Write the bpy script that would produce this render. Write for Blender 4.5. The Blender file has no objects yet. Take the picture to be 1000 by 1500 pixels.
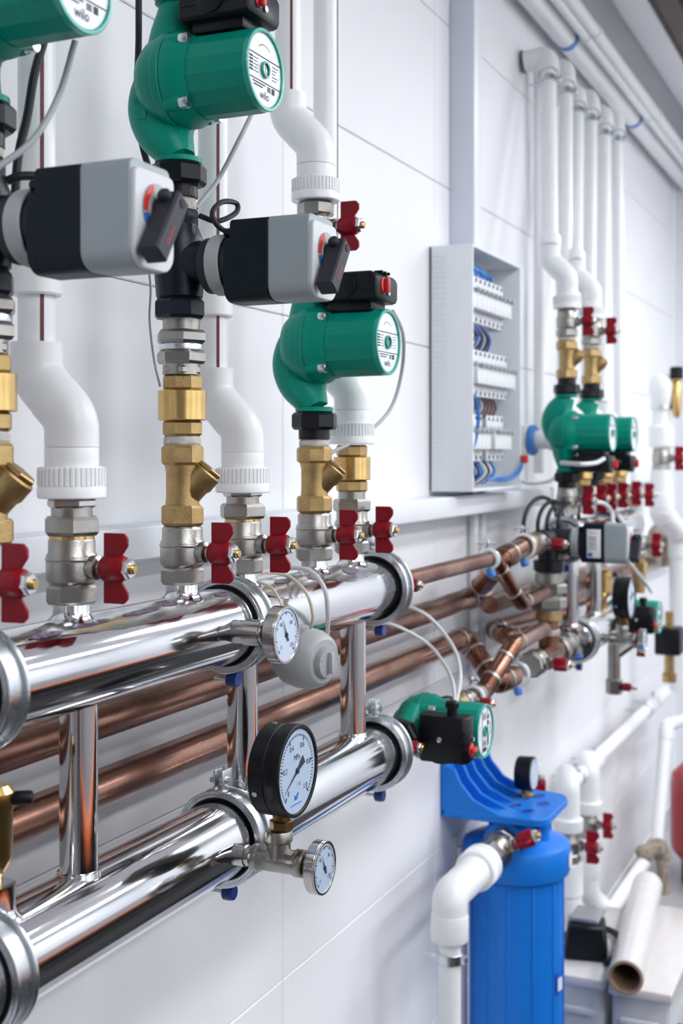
import bpy, bmesh, math, random
from mathutils import Vector, Matrix
random.seed(7)
SC = bpy.context.scene
COL = SC.collection
R = math.radians

# ---------------------------------------------------------------- camera, light, exposure
DIST = 0.90            # camera to pipe wall, metres
FPX = 1860.0           # focal length in pixels of the 1000 x 1500 frame
VPX, HORY = 831.0, 665.0
EYE = 1.45
ANG = math.atan2(VPX, FPX)
CA, SA = math.cos(ANG), math.sin(ANG)

cam_d = bpy.data.cameras.new('camera')
cam = bpy.data.objects.new('camera', cam_d)
COL.objects.link(cam)
cam.location = (0, -DIST, EYE)
cam.rotation_euler = (R(90), 0, ANG - R(90))
cam_d.sensor_fit = 'HORIZONTAL'
cam_d.sensor_width = 36.0
cam_d.lens = FPX / 1000.0 * 36.0
cam_d.shift_y = -(750.0 - HORY) / 1000.0
cam_d.clip_start = 0.05
cam_d.dof.use_dof = True
cam_d.dof.focus_distance = 1.42
cam_d.dof.aperture_fstop = 9.5
SC.camera = cam

SC.view_settings.view_transform = 'Standard'
SC.view_settings.look = 'None'
SC.view_settings.gamma = 1.0
SC.view_settings.use_curve_mapping = False
SC.view_settings.exposure = 0.77

world = bpy.data.worlds.new('daylight')
SC.world = world
world.use_nodes = True
bg = world.node_tree.nodes['Background']
bg.inputs[0].default_value = (0.92, 0.96, 1.0, 1)
bg.inputs[1].default_value = 1.3

ROOM_X0, ROOM_X1, ROOM_Y0, CEIL = -2.6, 5.45, -3.4, 2.72
LAMPS = [(0.2, -1.5, 9), (2.3, -1.5, 11.5), (4.2, -1.3, 18), (0.2, -2.6, 14), (2.3, -2.6, 15), (4.2, -2.6, 18)]
for lx, ly, le in LAMPS:
    ld = bpy.data.lights.new('ceiling_tube_light', 'AREA')
    ld.shape = 'RECTANGLE'; ld.size = 1.2; ld.size_y = 0.28
    ld.energy = le; ld.color = (0.96, 0.98, 1.0)
    lo = bpy.data.objects.new('ceiling_tube_light', ld)
    COL.objects.link(lo)
    lo.location = (lx, ly, CEIL - 0.075)

def at(x, y, o):
    """point of the place seen at photo pixel (x, y), o metres in front of the pipe wall"""
    u = (x - 500.0) / FPX
    t = (DIST - o) / (SA - u * CA)
    return Vector((t * (CA + u * SA), -o, EYE - (y - HORY) * t / FPX))
def mpp(x, o):
    return (DIST - o) / (SA - (x - 500.0) / FPX * CA) / FPX

# ---------------------------------------------------------------- materials
MATS = {}
def mat(name, col, rough=0.45, metal=0.0, coat=0.0, noise=0.0, nscale=40.0, bump=0.0, bscale=120.0, trans=0.0, alpha=1.0, rvar=0.0, col2=None, emit=0.0, stretch=None, spec=0.5):
    m = bpy.data.materials.new(name); m.use_nodes = True
    nt = m.node_tree; b = nt.nodes['Principled BSDF']
    b.inputs['Base Color'].default_value = (*col, 1)
    b.inputs['Roughness'].default_value = rough
    b.inputs['Metallic'].default_value = metal
    b.inputs['Specular IOR Level'].default_value = spec
    b.inputs['Coat Weight'].default_value = coat
    b.inputs['Coat Roughness'].default_value = 0.12
    b.inputs['Transmission Weight'].default_value = trans
    b.inputs['Alpha'].default_value = alpha
    if emit:
        b.inputs['Emission Color'].default_value = (*col, 1)
        b.inputs['Emission Strength'].default_value = emit
    tc = nt.nodes.new('ShaderNodeTexCoord')
    vec = tc.outputs['Object']
    if stretch:
        mp = nt.nodes.new('ShaderNodeMapping'); mp.inputs['Scale'].default_value = stretch
        nt.links.new(vec, mp.inputs['Vector']); vec = mp.outputs['Vector']
    if noise or rvar:
        nz = nt.nodes.new('ShaderNodeTexNoise'); nz.inputs['Scale'].default_value = nscale
        nz.inputs['Detail'].default_value = 5.0
        nt.links.new(vec, nz.inputs['Vector'])
        if noise:
            mx = nt.nodes.new('ShaderNodeMix'); mx.data_type = 'RGBA'
            rp = nt.nodes.new('ShaderNodeMapRange')
            rp.inputs[1].default_value = 0.35; rp.inputs[2].default_value = 0.65
            nt.links.new(nz.outputs['Fac'], rp.inputs[0])
            c2 = col2 if col2 else tuple(c * (1 - noise) for c in col)
            mx.inputs[6].default_value = (*col, 1); mx.inputs[7].default_value = (*c2, 1)
            nt.links.new(rp.outputs[0], mx.inputs[0])
            nt.links.new(mx.outputs[2], b.inputs['Base Color'])
        if rvar:
            rr = nt.nodes.new('ShaderNodeMapRange')
            rr.inputs[1].default_value = 0.3; rr.inputs[2].default_value = 0.7
            rr.inputs[3].default_value = max(0.02, rough - rvar); rr.inputs[4].default_value = rough + rvar
            nt.links.new(nz.outputs['Fac'], rr.inputs[0]); nt.links.new(rr.outputs[0], b.inputs['Roughness'])
    if bump:
        nb = nt.nodes.new('ShaderNodeTexNoise'); nb.inputs['Scale'].default_value = bscale
        nb.inputs['Detail'].default_value = 3.0
        bp = nt.nodes.new('ShaderNodeBump'); bp.inputs['Strength'].default_value = bump
        bp.inputs['Distance'].default_value = 0.002
        nt.links.new(vec, nb.inputs['Vector']); nt.links.new(nb.outputs['Fac'], bp.inputs['Height'])
        nt.links.new(bp.outputs[0], b.inputs['Normal'])
    MATS[name] = m
    return m
mat('tile', (0.845, 0.85, 0.88), 0.5, spec=0.3, noise=0.03, nscale=3, bump=0.05, bscale=9)
mat('grout', (0.79, 0.81, 0.85), 0.8)
mat('paint', (0.80, 0.83, 0.87), 0.6, noise=0.03, nscale=5)
mat('ceiling_paint', (0.80, 0.81, 0.85), 0.7, noise=0.03, nscale=4)
mat('dado', (0.42, 0.42, 0.44), 0.5, noise=0.1, nscale=4)
mat('dark_paint', (0.40, 0.40, 0.42), 0.5, noise=0.2, nscale=4)
mat('floor_tile', (0.42, 0.42, 0.44), 0.35, noise=0.25, nscale=6)
mat('duct_white', (0.80, 0.83, 0.88), 0.4, noise=0.02, nscale=8)
mat('duct_lilac', (0.70, 0.73, 0.83), 0.4, noise=0.03, nscale=8)
mat('ppr', (0.85, 0.865, 0.88), 0.32, noise=0.03, nscale=30, spec=0.45)
mat('stripe', (0.13, 0.012, 0.02), 0.5, noise=0.2)
mat('chrome', (0.76, 0.755, 0.765), 0.10, 1.0, rvar=0.045, nscale=9, noise=0.06, stretch=(0.25, 6, 6))
mat('nickel', (0.385, 0.37, 0.345), 0.33, 1.0, noise=0.12, nscale=60, bump=0.12, bscale=500, rvar=0.06)
mat('nickel_bright', (0.52, 0.51, 0.50), 0.2, 1.0, noise=0.1, nscale=60)
mat('zinc', (0.72, 0.76, 0.79), 0.30, 1.0, noise=0.15, nscale=50, rvar=0.08)
mat('brass', (0.66, 0.45, 0.18), 0.26, 1.0, noise=0.15, nscale=50)
mat('brass_cast', (0.50, 0.345, 0.155), 0.42, 1.0, noise=0.2, nscale=60, bump=0.25, bscale=700)
mat('bronze_dark', (0.22, 0.13, 0.05), 0.4, 1.0, noise=0.3)
mat('copper', (0.36, 0.195, 0.14), 0.32, 1.0, noise=0.5, nscale=9, rvar=0.1, col2=(0.17, 0.08, 0.055), stretch=(1, 3, 3))
mat('copper_elbow', (0.27, 0.135, 0.085), 0.3, 1.0, noise=0.5, nscale=16, col2=(0.12, 0.055, 0.037), rvar=0.1)
mat('solder', (0.62, 0.60, 0.58), 0.4, 1.0, noise=0.3, nscale=90)
mat('rubber', (0.008, 0.008, 0.009), 0.55, spec=0.25)
mat('green', (0.0, 0.265, 0.19), 0.38, spec=0.22, noise=0.06, nscale=30, bump=0.10, bscale=350)
mat('green_rim', (0.0, 0.33, 0.26), 0.3, coat=0.3)
mat('black_plastic', (0.005, 0.006, 0.009), 0.42, spec=0.28, bump=0.08, bscale=600, noise=0.2)
mat('black_iron', (0.004, 0.005, 0.008), 0.36, spec=0.3, noise=0.2, bump=0.15, bscale=300)
mat('navy', (0.004, 0.010, 0.020), 0.34, spec=0.3, bump=0.12, bscale=260, noise=0.2)
mat('actuator_navy', (0.003, 0.010, 0.018), 0.45, spec=0.2, noise=0.12)
mat('actuator_grey', (0.33, 0.38, 0.405), 0.45, noise=0.04)
mat('actuator_front', (0.64, 0.66, 0.69), 0.45, noise=0.03)
mat('lever_grey', (0.022, 0.025, 0.034), 0.5, spec=0.3, bump=0.1, bscale=500, noise=0.15)
mat('red', (0.26, 0.002, 0.012), 0.36, spec=0.3, noise=0.08)
mat('red_bright', (0.62, 0.03, 0.025), 0.4, noise=0.06)
mat('label_white', (0.80, 0.82, 0.85), 0.45, noise=0.02)
mat('ink', (0.02, 0.03, 0.06), 0.6)
mat('ink_red', (0.6, 0.02, 0.04), 0.6)
mat('ink_blue', (0.01, 0.12, 0.55), 0.6)
mat('teflon', (0.62, 0.59, 0.54), 0.8, noise=0.3, nscale=120, bump=0.5, bscale=300)
mat('glass_face', (0.50, 0.62, 0.78), 0.12, coat=1.0)
mat('grey_plastic', (0.38, 0.40, 0.41), 0.45, noise=0.04)
mat('cable_grey', (0.40, 0.43, 0.44), 0.5, noise=0.08)
mat('cable_white', (0.62, 0.64, 0.65), 0.45, noise=0.05)
mat('cable_dark', (0.016, 0.018, 0.022), 0.5, spec=0.3)
mat('tie_cream', (0.62, 0.57, 0.46), 0.5)
mat('blue', (0.010, 0.195, 0.72), 0.36, spec=0.3, noise=0.06, nscale=20)
mat('blue_plug', (0.004, 0.03, 0.20), 0.35)
mat('blue_light', (0.05, 0.22, 0.62), 0.4)
mat('panel_grey', (0.80, 0.83, 0.87), 0.5, noise=0.02)
mat('panel_in', (0.72, 0.755, 0.80), 0.55)
mat('breaker', (0.78, 0.80, 0.83), 0.45, noise=0.03)
mat('breaker_side', (0.40, 0.45, 0.50), 0.5)
mat('wire_blue', (0.01, 0.17, 0.52), 0.4)
mat('wire_brown', (0.10, 0.025, 0.02), 0.45)
mat('wire_yellow', (0.75, 0.45, 0.03), 0.45)
mat('orange', (0.90, 0.17, 0.01), 0.45, noise=0.05)
mat('tank_red', (0.42, 0.008, 0.02), 0.3, coat=0.3, noise=0.05)
mat('cardboard', (0.36, 0.24, 0.15), 0.8, noise=0.2)
mat('film_white', (0.74, 0.71, 0.70), 0.3, noise=0.06, coat=0.4)
mat('film_purple', (0.055, 0.028, 0.075), 0.3, 0.0, noise=0.6, nscale=160, col2=(0.20, 0.16, 0.22))
mat('film_clear', (0.70, 0.70, 0.71), 0.2, 0.9, noise=0.3, nscale=40, stretch=(1, 4, 4))
mat('clear_plastic', (0.88, 0.90, 0.93), 0.25, alpha=0.35, noise=0.05)
mat('hemp', (0.40, 0.33, 0.26), 0.9, noise=0.5, nscale=60, bump=0.8, bscale=90)
mat('brown_wood', (0.10, 0.065, 0.05), 0.6, noise=0.3, nscale=12)
mat('metal_grey', (0.45, 0.45, 0.47), 0.4, 0.6, noise=0.1)
mat('lamp_white', (0.8, 0.8, 0.8), 0.5)
mat('window_frame', (0.75, 0.76, 0.78), 0.4)

# ---------------------------------------------------------------- mesh helpers
def axis_matrix(origin, axis, up=None):
    z = Vector(axis).normalized()
    ref = Vector(up) if up is not None else (Vector((0, 1, 0)) if abs(z.y) < 0.9 else Vector((1, 0, 0)))
    x = (ref - z * ref.dot(z)).normalized()
    y = z.cross(x)
    m = Matrix((x, y, z)).transposed().to_4x4()
    m.translation = Vector(origin)
    return m

def fillet(pts, rad, seg=6):
    pts = [Vector(p) for p in pts]
    out = [pts[0]]
    for i in range(1, len(pts) - 1):
        a, b, c = pts[i - 1], pts[i], pts[i + 1]
        d = min(rad, (a - b).length * 0.49, (c - b).length * 0.49)
        p, q = b + (a - b).normalized() * d, b + (c - b).normalized() * d
        for k in range(seg + 1):
            t = k / seg
            out.append(p * (1 - t) ** 2 + b * 2 * t * (1 - t) + q * t * t)
    out.append(pts[-1])
    return out

def smooth_path(pts, n=8):
    pts = [Vector(p) for p in pts]
    P = [pts[0] * 2 - pts[1]] + pts + [pts[-1] * 2 - pts[-2]]
    out = []
    for i in range(1, len(P) - 2):
        a, b, c, d = P[i - 1:i + 3]
        for k in range(n):
            t = k / n
            out.append(0.5 * ((2 * b) + (c - a) * t + (2 * a - 5 * b + 4 * c - d) * t * t + (3 * b - a - 3 * c + d) * t ** 3))
    out.append(pts[-1])
    return out

class MB:
    def __init__(self):
        self.v = []; self.f = []
    def _add(self, vs, fs):
        b = len(self.v)
        self.v += [tuple(p) for p in vs]
        self.f += [tuple(i + b for i in f) for f in fs]
        return self
    def lathe(self, prof, origin=(0, 0, 0), axis=(0, 0, 1), n=24, phase=0.0, up=None, cap=True):
        """prof: list of (radius, height along axis)"""
        M = axis_matrix(origin, axis, up)
        vs, fs = [], []
        for r, h in prof:
            for k in range(n):
                a = 2 * math.pi * k / n + phase
                vs.append(M @ Vector((r * math.cos(a), r * math.sin(a), h)))
        for i in range(len(prof) - 1):
            for k in range(n):
                k2 = (k + 1) % n
                fs.append((i * n + k, i * n + k2, (i + 1) * n + k2, (i + 1) * n + k))
        if cap:
            fs.append(tuple(reversed(range(n))))
            fs.append(tuple((len(prof) - 1) * n + k for k in range(n)))
        return self._add(vs, fs)
    def hexa(self, r, h0, h1, origin=(0, 0, 0), axis=(0, 0, 1), n=6, phase=0.26, ch=0.12, up=None):
        c = min((h1 - h0) * 0.25, r * ch)
        return self.lathe([(r * 0.90, h0), (r, h0 + c), (r, h1 - c), (r * 0.90, h1)], origin, axis, n, phase, up)
    def ring(self, r0, r1, h0, h1, origin=(0, 0, 0), axis=(0, 0, 1), n=36, up=None):
        M = axis_matrix(origin, axis, up)
        vs, fs = [], []
        b = min((r1 - r0), (h1 - h0)) * 0.18
        prof = [(r0, h0 + b), (r0 + b, h0), (r1 - b, h0), (r1, h0 + b), (r1, h1 - b), (r1 - b, h1), (r0 + b, h1), (r0, h1 - b)]
        m = len(prof)
        for k in range(n):
            a = 2 * math.pi * k / n
            for r, h in prof:
                vs.append(M @ Vector((r * math.cos(a), r * math.sin(a), h)))
        for k in range(n):
            k2 = (k + 1) % n
            for i in range(m):
                j = (i + 1) % m
                fs.append((k * m + i, k2 * m + i, k2 * m + j, k * m + j))
        return self._add(vs, fs)
    def tube(self, pts, r, n=14, cap=True):
        pts = [Vector(p) for p in pts]
        q = [pts[0]]
        for p in pts[1:]:
            if (p - q[-1]).length > 1e-6: q.append(p)
        pts = q
        rs = r if isinstance(r, (list, tuple)) else [r] * len(pts)
        tang = []
        for i in range(len(pts)):
            a = pts[max(0, i - 1)]; b = pts[min(len(pts) - 1, i + 1)]
            tang.append((b - a).normalized())
        ref = Vector((0, 0, 1)) if abs(tang[0].z) < 0.9 else Vector((1, 0, 0))
        x = (ref - tang[0] * ref.dot(tang[0])).normalized()
        vs, fs = [], []
        for i, p in enumerate(pts):
            t = tang[i]
            x = (x - t * x.dot(t)).normalized()
            y = t.cross(x)
            for k in range(n):
                a = 2 * math.pi * k / n
                vs.append(p + (x * math.cos(a) + y * math.sin(a)) * rs[i])
        for i in range(len(pts) - 1):
            for k in range(n):
                k2 = (k + 1) % n
                fs.append((i * n + k, i * n + k2, (i + 1) * n + k2, (i + 1) * n + k))
        if cap:
            fs.append(tuple(reversed(range(n)))); fs.append(tuple((len(pts) - 1) * n + k for k in range(n)))
        return self._add(vs, fs)
    def box(self, c, s, bevel=0.0, M=None, seg=2):
        bm = bmesh.new()
        bmesh.ops.create_cube(bm, size=1.0)
        for v in bm.verts:
            v.co = Vector((v.co.x * s[0], v.co.y * s[1], v.co.z * s[2]))
        if bevel > 0:
            bmesh.ops.bevel(bm, geom=bm.edges[:], offset=min(bevel, min(s) * 0.49), segments=seg, affect='EDGES', profile=0.5)
        bm.verts.index_update()
        T = Matrix.Translation(Vector(c)) @ (M if M is not None else Matrix.Identity(4))
        vs = [T @ v.co for v in bm.verts]
        fs = [tuple(v.index for v in f.verts) for f in bm.faces]
        bm.free()
        return self._add(vs, fs)
    def prism(self, poly, M, thick, bevel=0.0):
        """poly in the xy plane of M, extruded along its z by thick (centred)"""
        bm = bmesh.new()
        a = [bm.verts.new((p[0], p[1], -thick / 2)) for p in poly]
        b = [bm.verts.new((p[0], p[1], thick / 2)) for p in poly]
        n = len(poly)
        bm.faces.new(list(reversed(a))); bm.faces.new(b)
        for i in range(n):
            j = (i + 1) % n
            bm.faces.new((a[i], a[j], b[j], b[i]))
        if bevel:
            bm.normal_update()
            bmesh.ops.bevel(bm, geom=bm.edges[:], offset=bevel, segments=1, affect='EDGES')
        bm.verts.index_update()
        vs = [M @ v.co for v in bm.verts]; fs = [tuple(v.index for v in f.verts) for f in bm.faces]
        bm.free()
        return self._add(vs, fs)
    def text(self, s, size, M, ext=0.0):
        me = text_mesh(s)
        vs = [M @ Vector((v.co.x * size, v.co.y * size, 0)) for v in me.vertices]
        return self._add(vs, [tuple(p.vertices) for p in me.polygons])
    def shift(self, off):
        o = Vector(off); self.v = [tuple(Vector(p) + o) for p in self.v]; return self
    def build(self, name, material, parent=None, loc=None, smooth=35, flip=True):
        me = bpy.data.meshes.new(name)
        me.from_pydata(self.v, [], self.f)
        if flip:
            bm = bmesh.new(); bm.from_mesh(me)
            bmesh.ops.recalc_face_normals(bm, faces=bm.faces)
            bm.to_mesh(me); bm.free()
        if smooth:
            for p in me.polygons: p.use_smooth = True
            me.set_sharp_from_angle(angle=R(smooth))
        me.materials.append(MATS[material])
        o = bpy.data.objects.new(name, me)
        COL.objects.link(o)
        if parent is not None: o.parent = parent
        if loc is not None: o.location = loc
        return o

_TX = {}
def text_mesh(s):
    if s not in _TX:
        c = bpy.data.curves.new('lettering', 'FONT'); c.body = s; c.align_x = 'CENTER'; c.align_y = 'CENTER'; c.size = 1.0
        c.resolution_u = 3
        o = bpy.data.objects.new('lettering', c); COL.objects.link(o)
        dg = bpy.context.evaluated_depsgraph_get()
        me = bpy.data.meshes.new_from_object(o.evaluated_get(dg))
        bpy.data.objects.remove(o); _TX[s] = me
    return _TX[s]

def tag(o, label=None, cat=None, group=None, kind=None):
    if label: o['label'] = label
    if cat: o['category'] = cat
    if group: o['group'] = group
    if kind: o['kind'] = kind
    return o
def thing(name, label, cat, loc=(0, 0, 0), rot=(0, 0, 0), group=None):
    o = bpy.data.objects.new(name, None); COL.objects.link(o)
    o.empty_display_size = 0.03
    o.location = loc; o.rotation_euler = rot
    return tag(o, label, cat, group)
def copy_tree(src, parent=None):
    c = src.copy(); COL.objects.link(c); c.parent = parent
    for ch in list(src.children): copy_tree(ch, c)
    return c
PROTO = {}
def put(key, make, loc, rot, label, group=None, scale=1.0):
    """first call builds the thing, later calls copy it part by part"""
    if key not in PROTO:
        PROTO[key] = make(); o = PROTO[key]
    else:
        o = copy_tree(PROTO[key])
    o.location = loc; o.rotation_euler = rot; o.scale = (scale,) * 3
    o['label'] = label
    if group: o['group'] = group
    elif 'group' in o: del o['group']
    return o
FLAT = lambda origin, xdir, ydir: Matrix((Vector(xdir), Vector(ydir), Vector(xdir).cross(Vector(ydir)))).transposed().to_4x4()
def frame(origin, xdir, ydir):
    m = FLAT(origin, xdir, ydir); m.translation = Vector(origin); return m

# ---------------------------------------------------------------- the room
def struct(name, mb, material, label, parent=None, smooth=0):
    o = mb.build(name, material, parent, smooth=smooth)
    o['kind'] = 'structure'; o['label'] = label
    return o
TX, TZ, GAP = 0.70, 0.349, 0.0014
wall = struct('wall_left', MB().box(((ROOM_X0 + ROOM_X1) / 2, 0.058, CEIL / 2), (ROOM_X1 - ROOM_X0, 0.10, CEIL)), 'grout', 'white panelled wall that carries all the pipework')
xs = [-0.312 + TX * i for i in range(10)]
zs = [-0.076 + TZ * i for i in range(9)]
tile_cache = {}
for i in range(9):
    for j in range(8):
        x0, x1 = xs[i] + GAP / 2, min(xs[i + 1], ROOM_X1) - GAP / 2
        z0, z1 = max(zs[j], 0) + GAP / 2, min(zs[j + 1], CEIL) - GAP / 2
        w, h = round(x1 - x0, 4), round(z1 - z0, 4)
        if (w, h) not in tile_cache:
            t = MB().box((0, 0, 0), (w, 0.010, h), 0.0016, seg=1).build('wall_panel', 'tile', wall, smooth=0)
            tile_cache[(w, h)] = t
        else:
            t = tile_cache[(w, h)].copy(); COL.objects.link(t)
        t.location = ((x0 + x1) / 2, 0.005, (z0 + z1) / 2)
struct('wall_far', MB().box((ROOM_X1 + 0.05, ROOM_Y0 / 2, CEIL / 2), (0.1, -ROOM_Y0, CEIL)), 'paint', 'pale painted wall closing the far end of the room')
struct('wall_near', MB().box((ROOM_X0 - 0.05, ROOM_Y0 / 2, CEIL / 2), (0.1, -ROOM_Y0, CEIL)), 'dark_paint', 'grey painted wall behind the camera')
wr = MB()
for a, b in ((ROOM_X0, -1.6), (-0.2, 0.3), (1.7, 2.2), (3.6, ROOM_X1)):
    wr.box(((a + b) / 2, ROOM_Y0 - 0.05, CEIL / 2), (b - a, 0.1, CEIL))
for a, b in ((-1.6, -0.2), (0.3, 1.7), (2.2, 3.6)):
    wr.box(((a + b) / 2, ROOM_Y0 - 0.05, 0.45), (b - a, 0.1, 0.9))
    wr.box(((a + b) / 2, ROOM_Y0 - 0.05, (2.35 + CEIL) / 2), (b - a, 0.1, CEIL - 2.35))
struct('wall_right', wr, 'paint', 'wall with three tall windows opposite the pipework')
for i, (a, b) in enumerate(((-1.6, -0.2), (0.3, 1.7), (2.2, 3.6))):
    wf = MB()
    for x in (a + 0.025, (a + b) / 2, b - 0.025): wf.box((x, ROOM_Y0 - 0.04, 1.625), (0.05, 0.06, 1.45), 0.004)
    for z in (0.925, 2.325): wf.box(((a + b) / 2, ROOM_Y0 - 0.04, z), (b - a, 0.06, 0.05), 0.004)
    struct('window_%d' % (i + 1), wf, 'window_frame', 'white framed window opposite the pipework')
struct('baseboard_right', MB().box(((ROOM_X0 + ROOM_X1) / 2, ROOM_Y0 + 0.01, 0.44), (ROOM_X1 - ROOM_X0, 0.02, 0.88)), 'dado', 'dark panelled dado under the windows')
struct('floor', MB().box(((ROOM_X0 + ROOM_X1) / 2, ROOM_Y0 / 2, -0.05), (ROOM_X1 - ROOM_X0, -ROOM_Y0, 0.1)), 'floor_tile', 'grey tiled floor of the boiler room')
struct('ceiling', MB().box(((ROOM_X0 + ROOM_X1) / 2, ROOM_Y0 / 2, CEIL + 0.05), (ROOM_X1 - ROOM_X0, -ROOM_Y0, 0.1)), 'ceiling_paint', 'pale ceiling above the pipes')
struct('trim_1', MB().box(((ROOM_X0 + ROOM_X1) / 2, -0.205, CEIL - 0.018), (ROOM_X1 - ROOM_X0, 0.09, 0.036), 0.004), 'ceiling_paint', 'pale box trim running along the ceiling')
struct('trim_2', MB().box(((ROOM_X0 + ROOM_X1) / 2, -0.30, CEIL - 0.022), (ROOM_X1 - ROOM_X0, 0.06, 0.044), 0.004), 'brown_wood', 'dark brown batten along the ceiling')
struct('trim_3', MB().box(((ROOM_X0 + ROOM_X1) / 2, -0.39, CEIL - 0.02), (ROOM_X1 - ROOM_X0, 0.07, 0.04), 0.004), 'metal_grey', 'grey metal rail along the ceiling')
for k, (lx, ly, le) in enumerate(LAMPS):
    t = thing('ceiling_light', 'white ceiling light fitting over the boiler room', 'ceiling light', (lx, ly, CEIL), group='ceiling light fittings out of frame')
    MB().box((0, 0, -0.03), (1.26, 0.34, 0.06), 0.01).build('housing', 'lamp_white', t)
# unseen things added out of frame to shape the reflections in the chrome
t = thing('reflection_bench', 'long dark bench added out of view to darken the chrome reflections', 'bench', (2.1, -2.12, 0))
MB().box((0, 0, 0.26), (5.6, 0.40, 0.46), 0.01).build('cabinet', 'rubber', t)  # added dark block, gives the chrome its dark band
MB().box((0, 0, 0.015), (5.5, 0.36, 0.03), 0.004).build('plinth', 'metal_grey', t)
t = thing('reflection_pipe', 'long orange pipe added out of view for the orange line in the chrome', 'pipe', (1.6, -1.98, 0.49))
MB().tube([(-2.2, 0, 0.06), (3.2, 0, 0.06)], 0.055, 16).build('pipe_run', 'orange', t)  # added orange run, mirrored as a thin line in the manifolds
for x in (-1.8, 0.0, 1.4):
    MB().box((x, 0, 0.015), (0.06, 0.12, 0.03), 0.005).build('foot', 'metal_grey', t)
t = thing('reflection_mat', 'black mat added out of view to darken the undersides of the chrome', 'mat', (1.5, -1.16, 0))
MB().box((0, 0, 0.006), (6.3, 1.46, 0.012), 0.003).build('mat_sheet', 'rubber', t)  # added dark sheet, darkens what the manifolds reflect from below
t = thing('boiler', 'dark grey boiler added out of view for the chrome to reflect', 'boiler', (-1.6, -2.5, 0))
MB().box((0, 0, 0.55), (1.1, 0.6, 1.0), 0.03).build('casing', 'metal_grey', t)  # added unseen body, varies the reflections in the chrome
MB().box((0, 0.31, 0.62), (0.5, 0.02, 0.5), 0.008).build('door_panel', 'tank_red', t)
MB().box((0, 0, 0.025), (1.0, 0.5, 0.05), 0.005).build('plinth', 'metal_grey', t)

# ---------------------------------------------------------------- cable ducts
a0 = at(572, 772, 0.06); ztop = at(572, 737, 0.06).z
xe = at(810, 720, 0.06).x
t = thing('cable_trunking', 'white horizontal cable trunking behind the red-handled valves', 'cable duct', (0.2, 0, a0.z))
hgt = ztop - a0.z
MB().box(((xe - 0.2) / 2, -0.028, hgt / 2), (xe - 0.2, 0.056, hgt), 0.003).build('duct_body', 'duct_white', t)
MB().box(((xe - 0.2) / 2, -0.058, hgt / 2), (xe - 0.2, 0.004, hgt * 0.86), 0.0015).build('duct_lid', 'duct_white', t)
MB().box((xe - 0.2 - 0.003, -0.031, hgt / 2), (0.014, 0.063, hgt + 0.003), 0.004).build('end_cap', 'duct_white', t)
px0 = at(658, 200, 0).x; px1 = px0 + 0.052
t = thing('vertical_cable_duct', 'lilac grey vertical cable duct rising from the fuse box', 'cable duct', (px0, 0, 1.878))
MB().box((0.026, -0.026, 0.42), (0.052, 0.052, 0.84), 0.003).build('duct_body', 'duct_lilac', t)
MB().box((0.026, -0.0535, 0.42), (0.048, 0.004, 0.84), 0.0015).build('duct_lid', 'duct_white', t)

# ---------------------------------------------------------------- part makers
MO, ZU, ZL, MR = 0.174, 1.251, 1.006, 0.0445     # manifold offset, heights, radius
def face_frame(y, z=0):           # flat drawing frame on a face that looks along -y
    return frame((0, y, z), (1, 0, 0), (0, 0, 1))

def make_ball_valve():
    t = thing('ball_valve', '', 'ball valve')
    b = MB()
    b.lathe([(0.0205, 0.016), (0.0215, 0.0195), (0.0238, 0.022), (0.0243, 0.026), (0.0243, 0.044), (0.0236, 0.047), (0.0222, 0.049), (0.0222, 0.060), (0.0215, 0.0615), (0.0195, 0.064)], n=28)
    b.lathe([(0.0243, 0.0405), (0.0250, 0.0415), (0.0250, 0.0435), (0.0243, 0.0445)], n=28, cap=False)
    b.build('body', 'nickel', t)
    MB().hexa(0.0250, 0.0, 0.0185, n=8, phase=0.2).build('hex_end', 'nickel', t)
    MB().lathe([(0.0115, 0), (0.0115, 0.008), (0.0075, 0.010), (0.0075, 0.020)], (0, -0.022, 0.035), (0, -1, 0), 16).build('stem_boss', 'nickel', t)
    h = MB()
    h.lathe([(0.0105, 0), (0.0125, 0.003), (0.0125, 0.021), (0.0105, 0.025)], (0, -0.036, 0.035), (0, -1, 0), 20)
    M = frame((0, 0, 0.035), (0, -1, 0), (0, 0, 1))
    for s in (1, -1):
        p = [(0.037, s * 0.006), (0.037, s * 0.033), (0.0590, s * 0.033), (0.0635, s * 0.0285), (0.0635, s * 0.0215), (0.0560, s * 0.0110), (0.0560, s * 0.004)]
        h.prism(p if s > 0 else p[::-1], M, 0.0036, 0.0007)
    hd = h.build('handle', 'red', t)
    n = MB().hexa(0.0098, 0.0, 0.0065, (0, -0.0605, 0.035), (0, -1, 0)).build('lock_nut', 'zinc', hd)
    MB().lathe([(0.0048, 0), (0.0048, 0.0035), (0.0038, 0.0048)], (0, -0.0665, 0.035), (0, -1, 0), 14).build('stem_tip', 'brass', hd)
    return t

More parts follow.
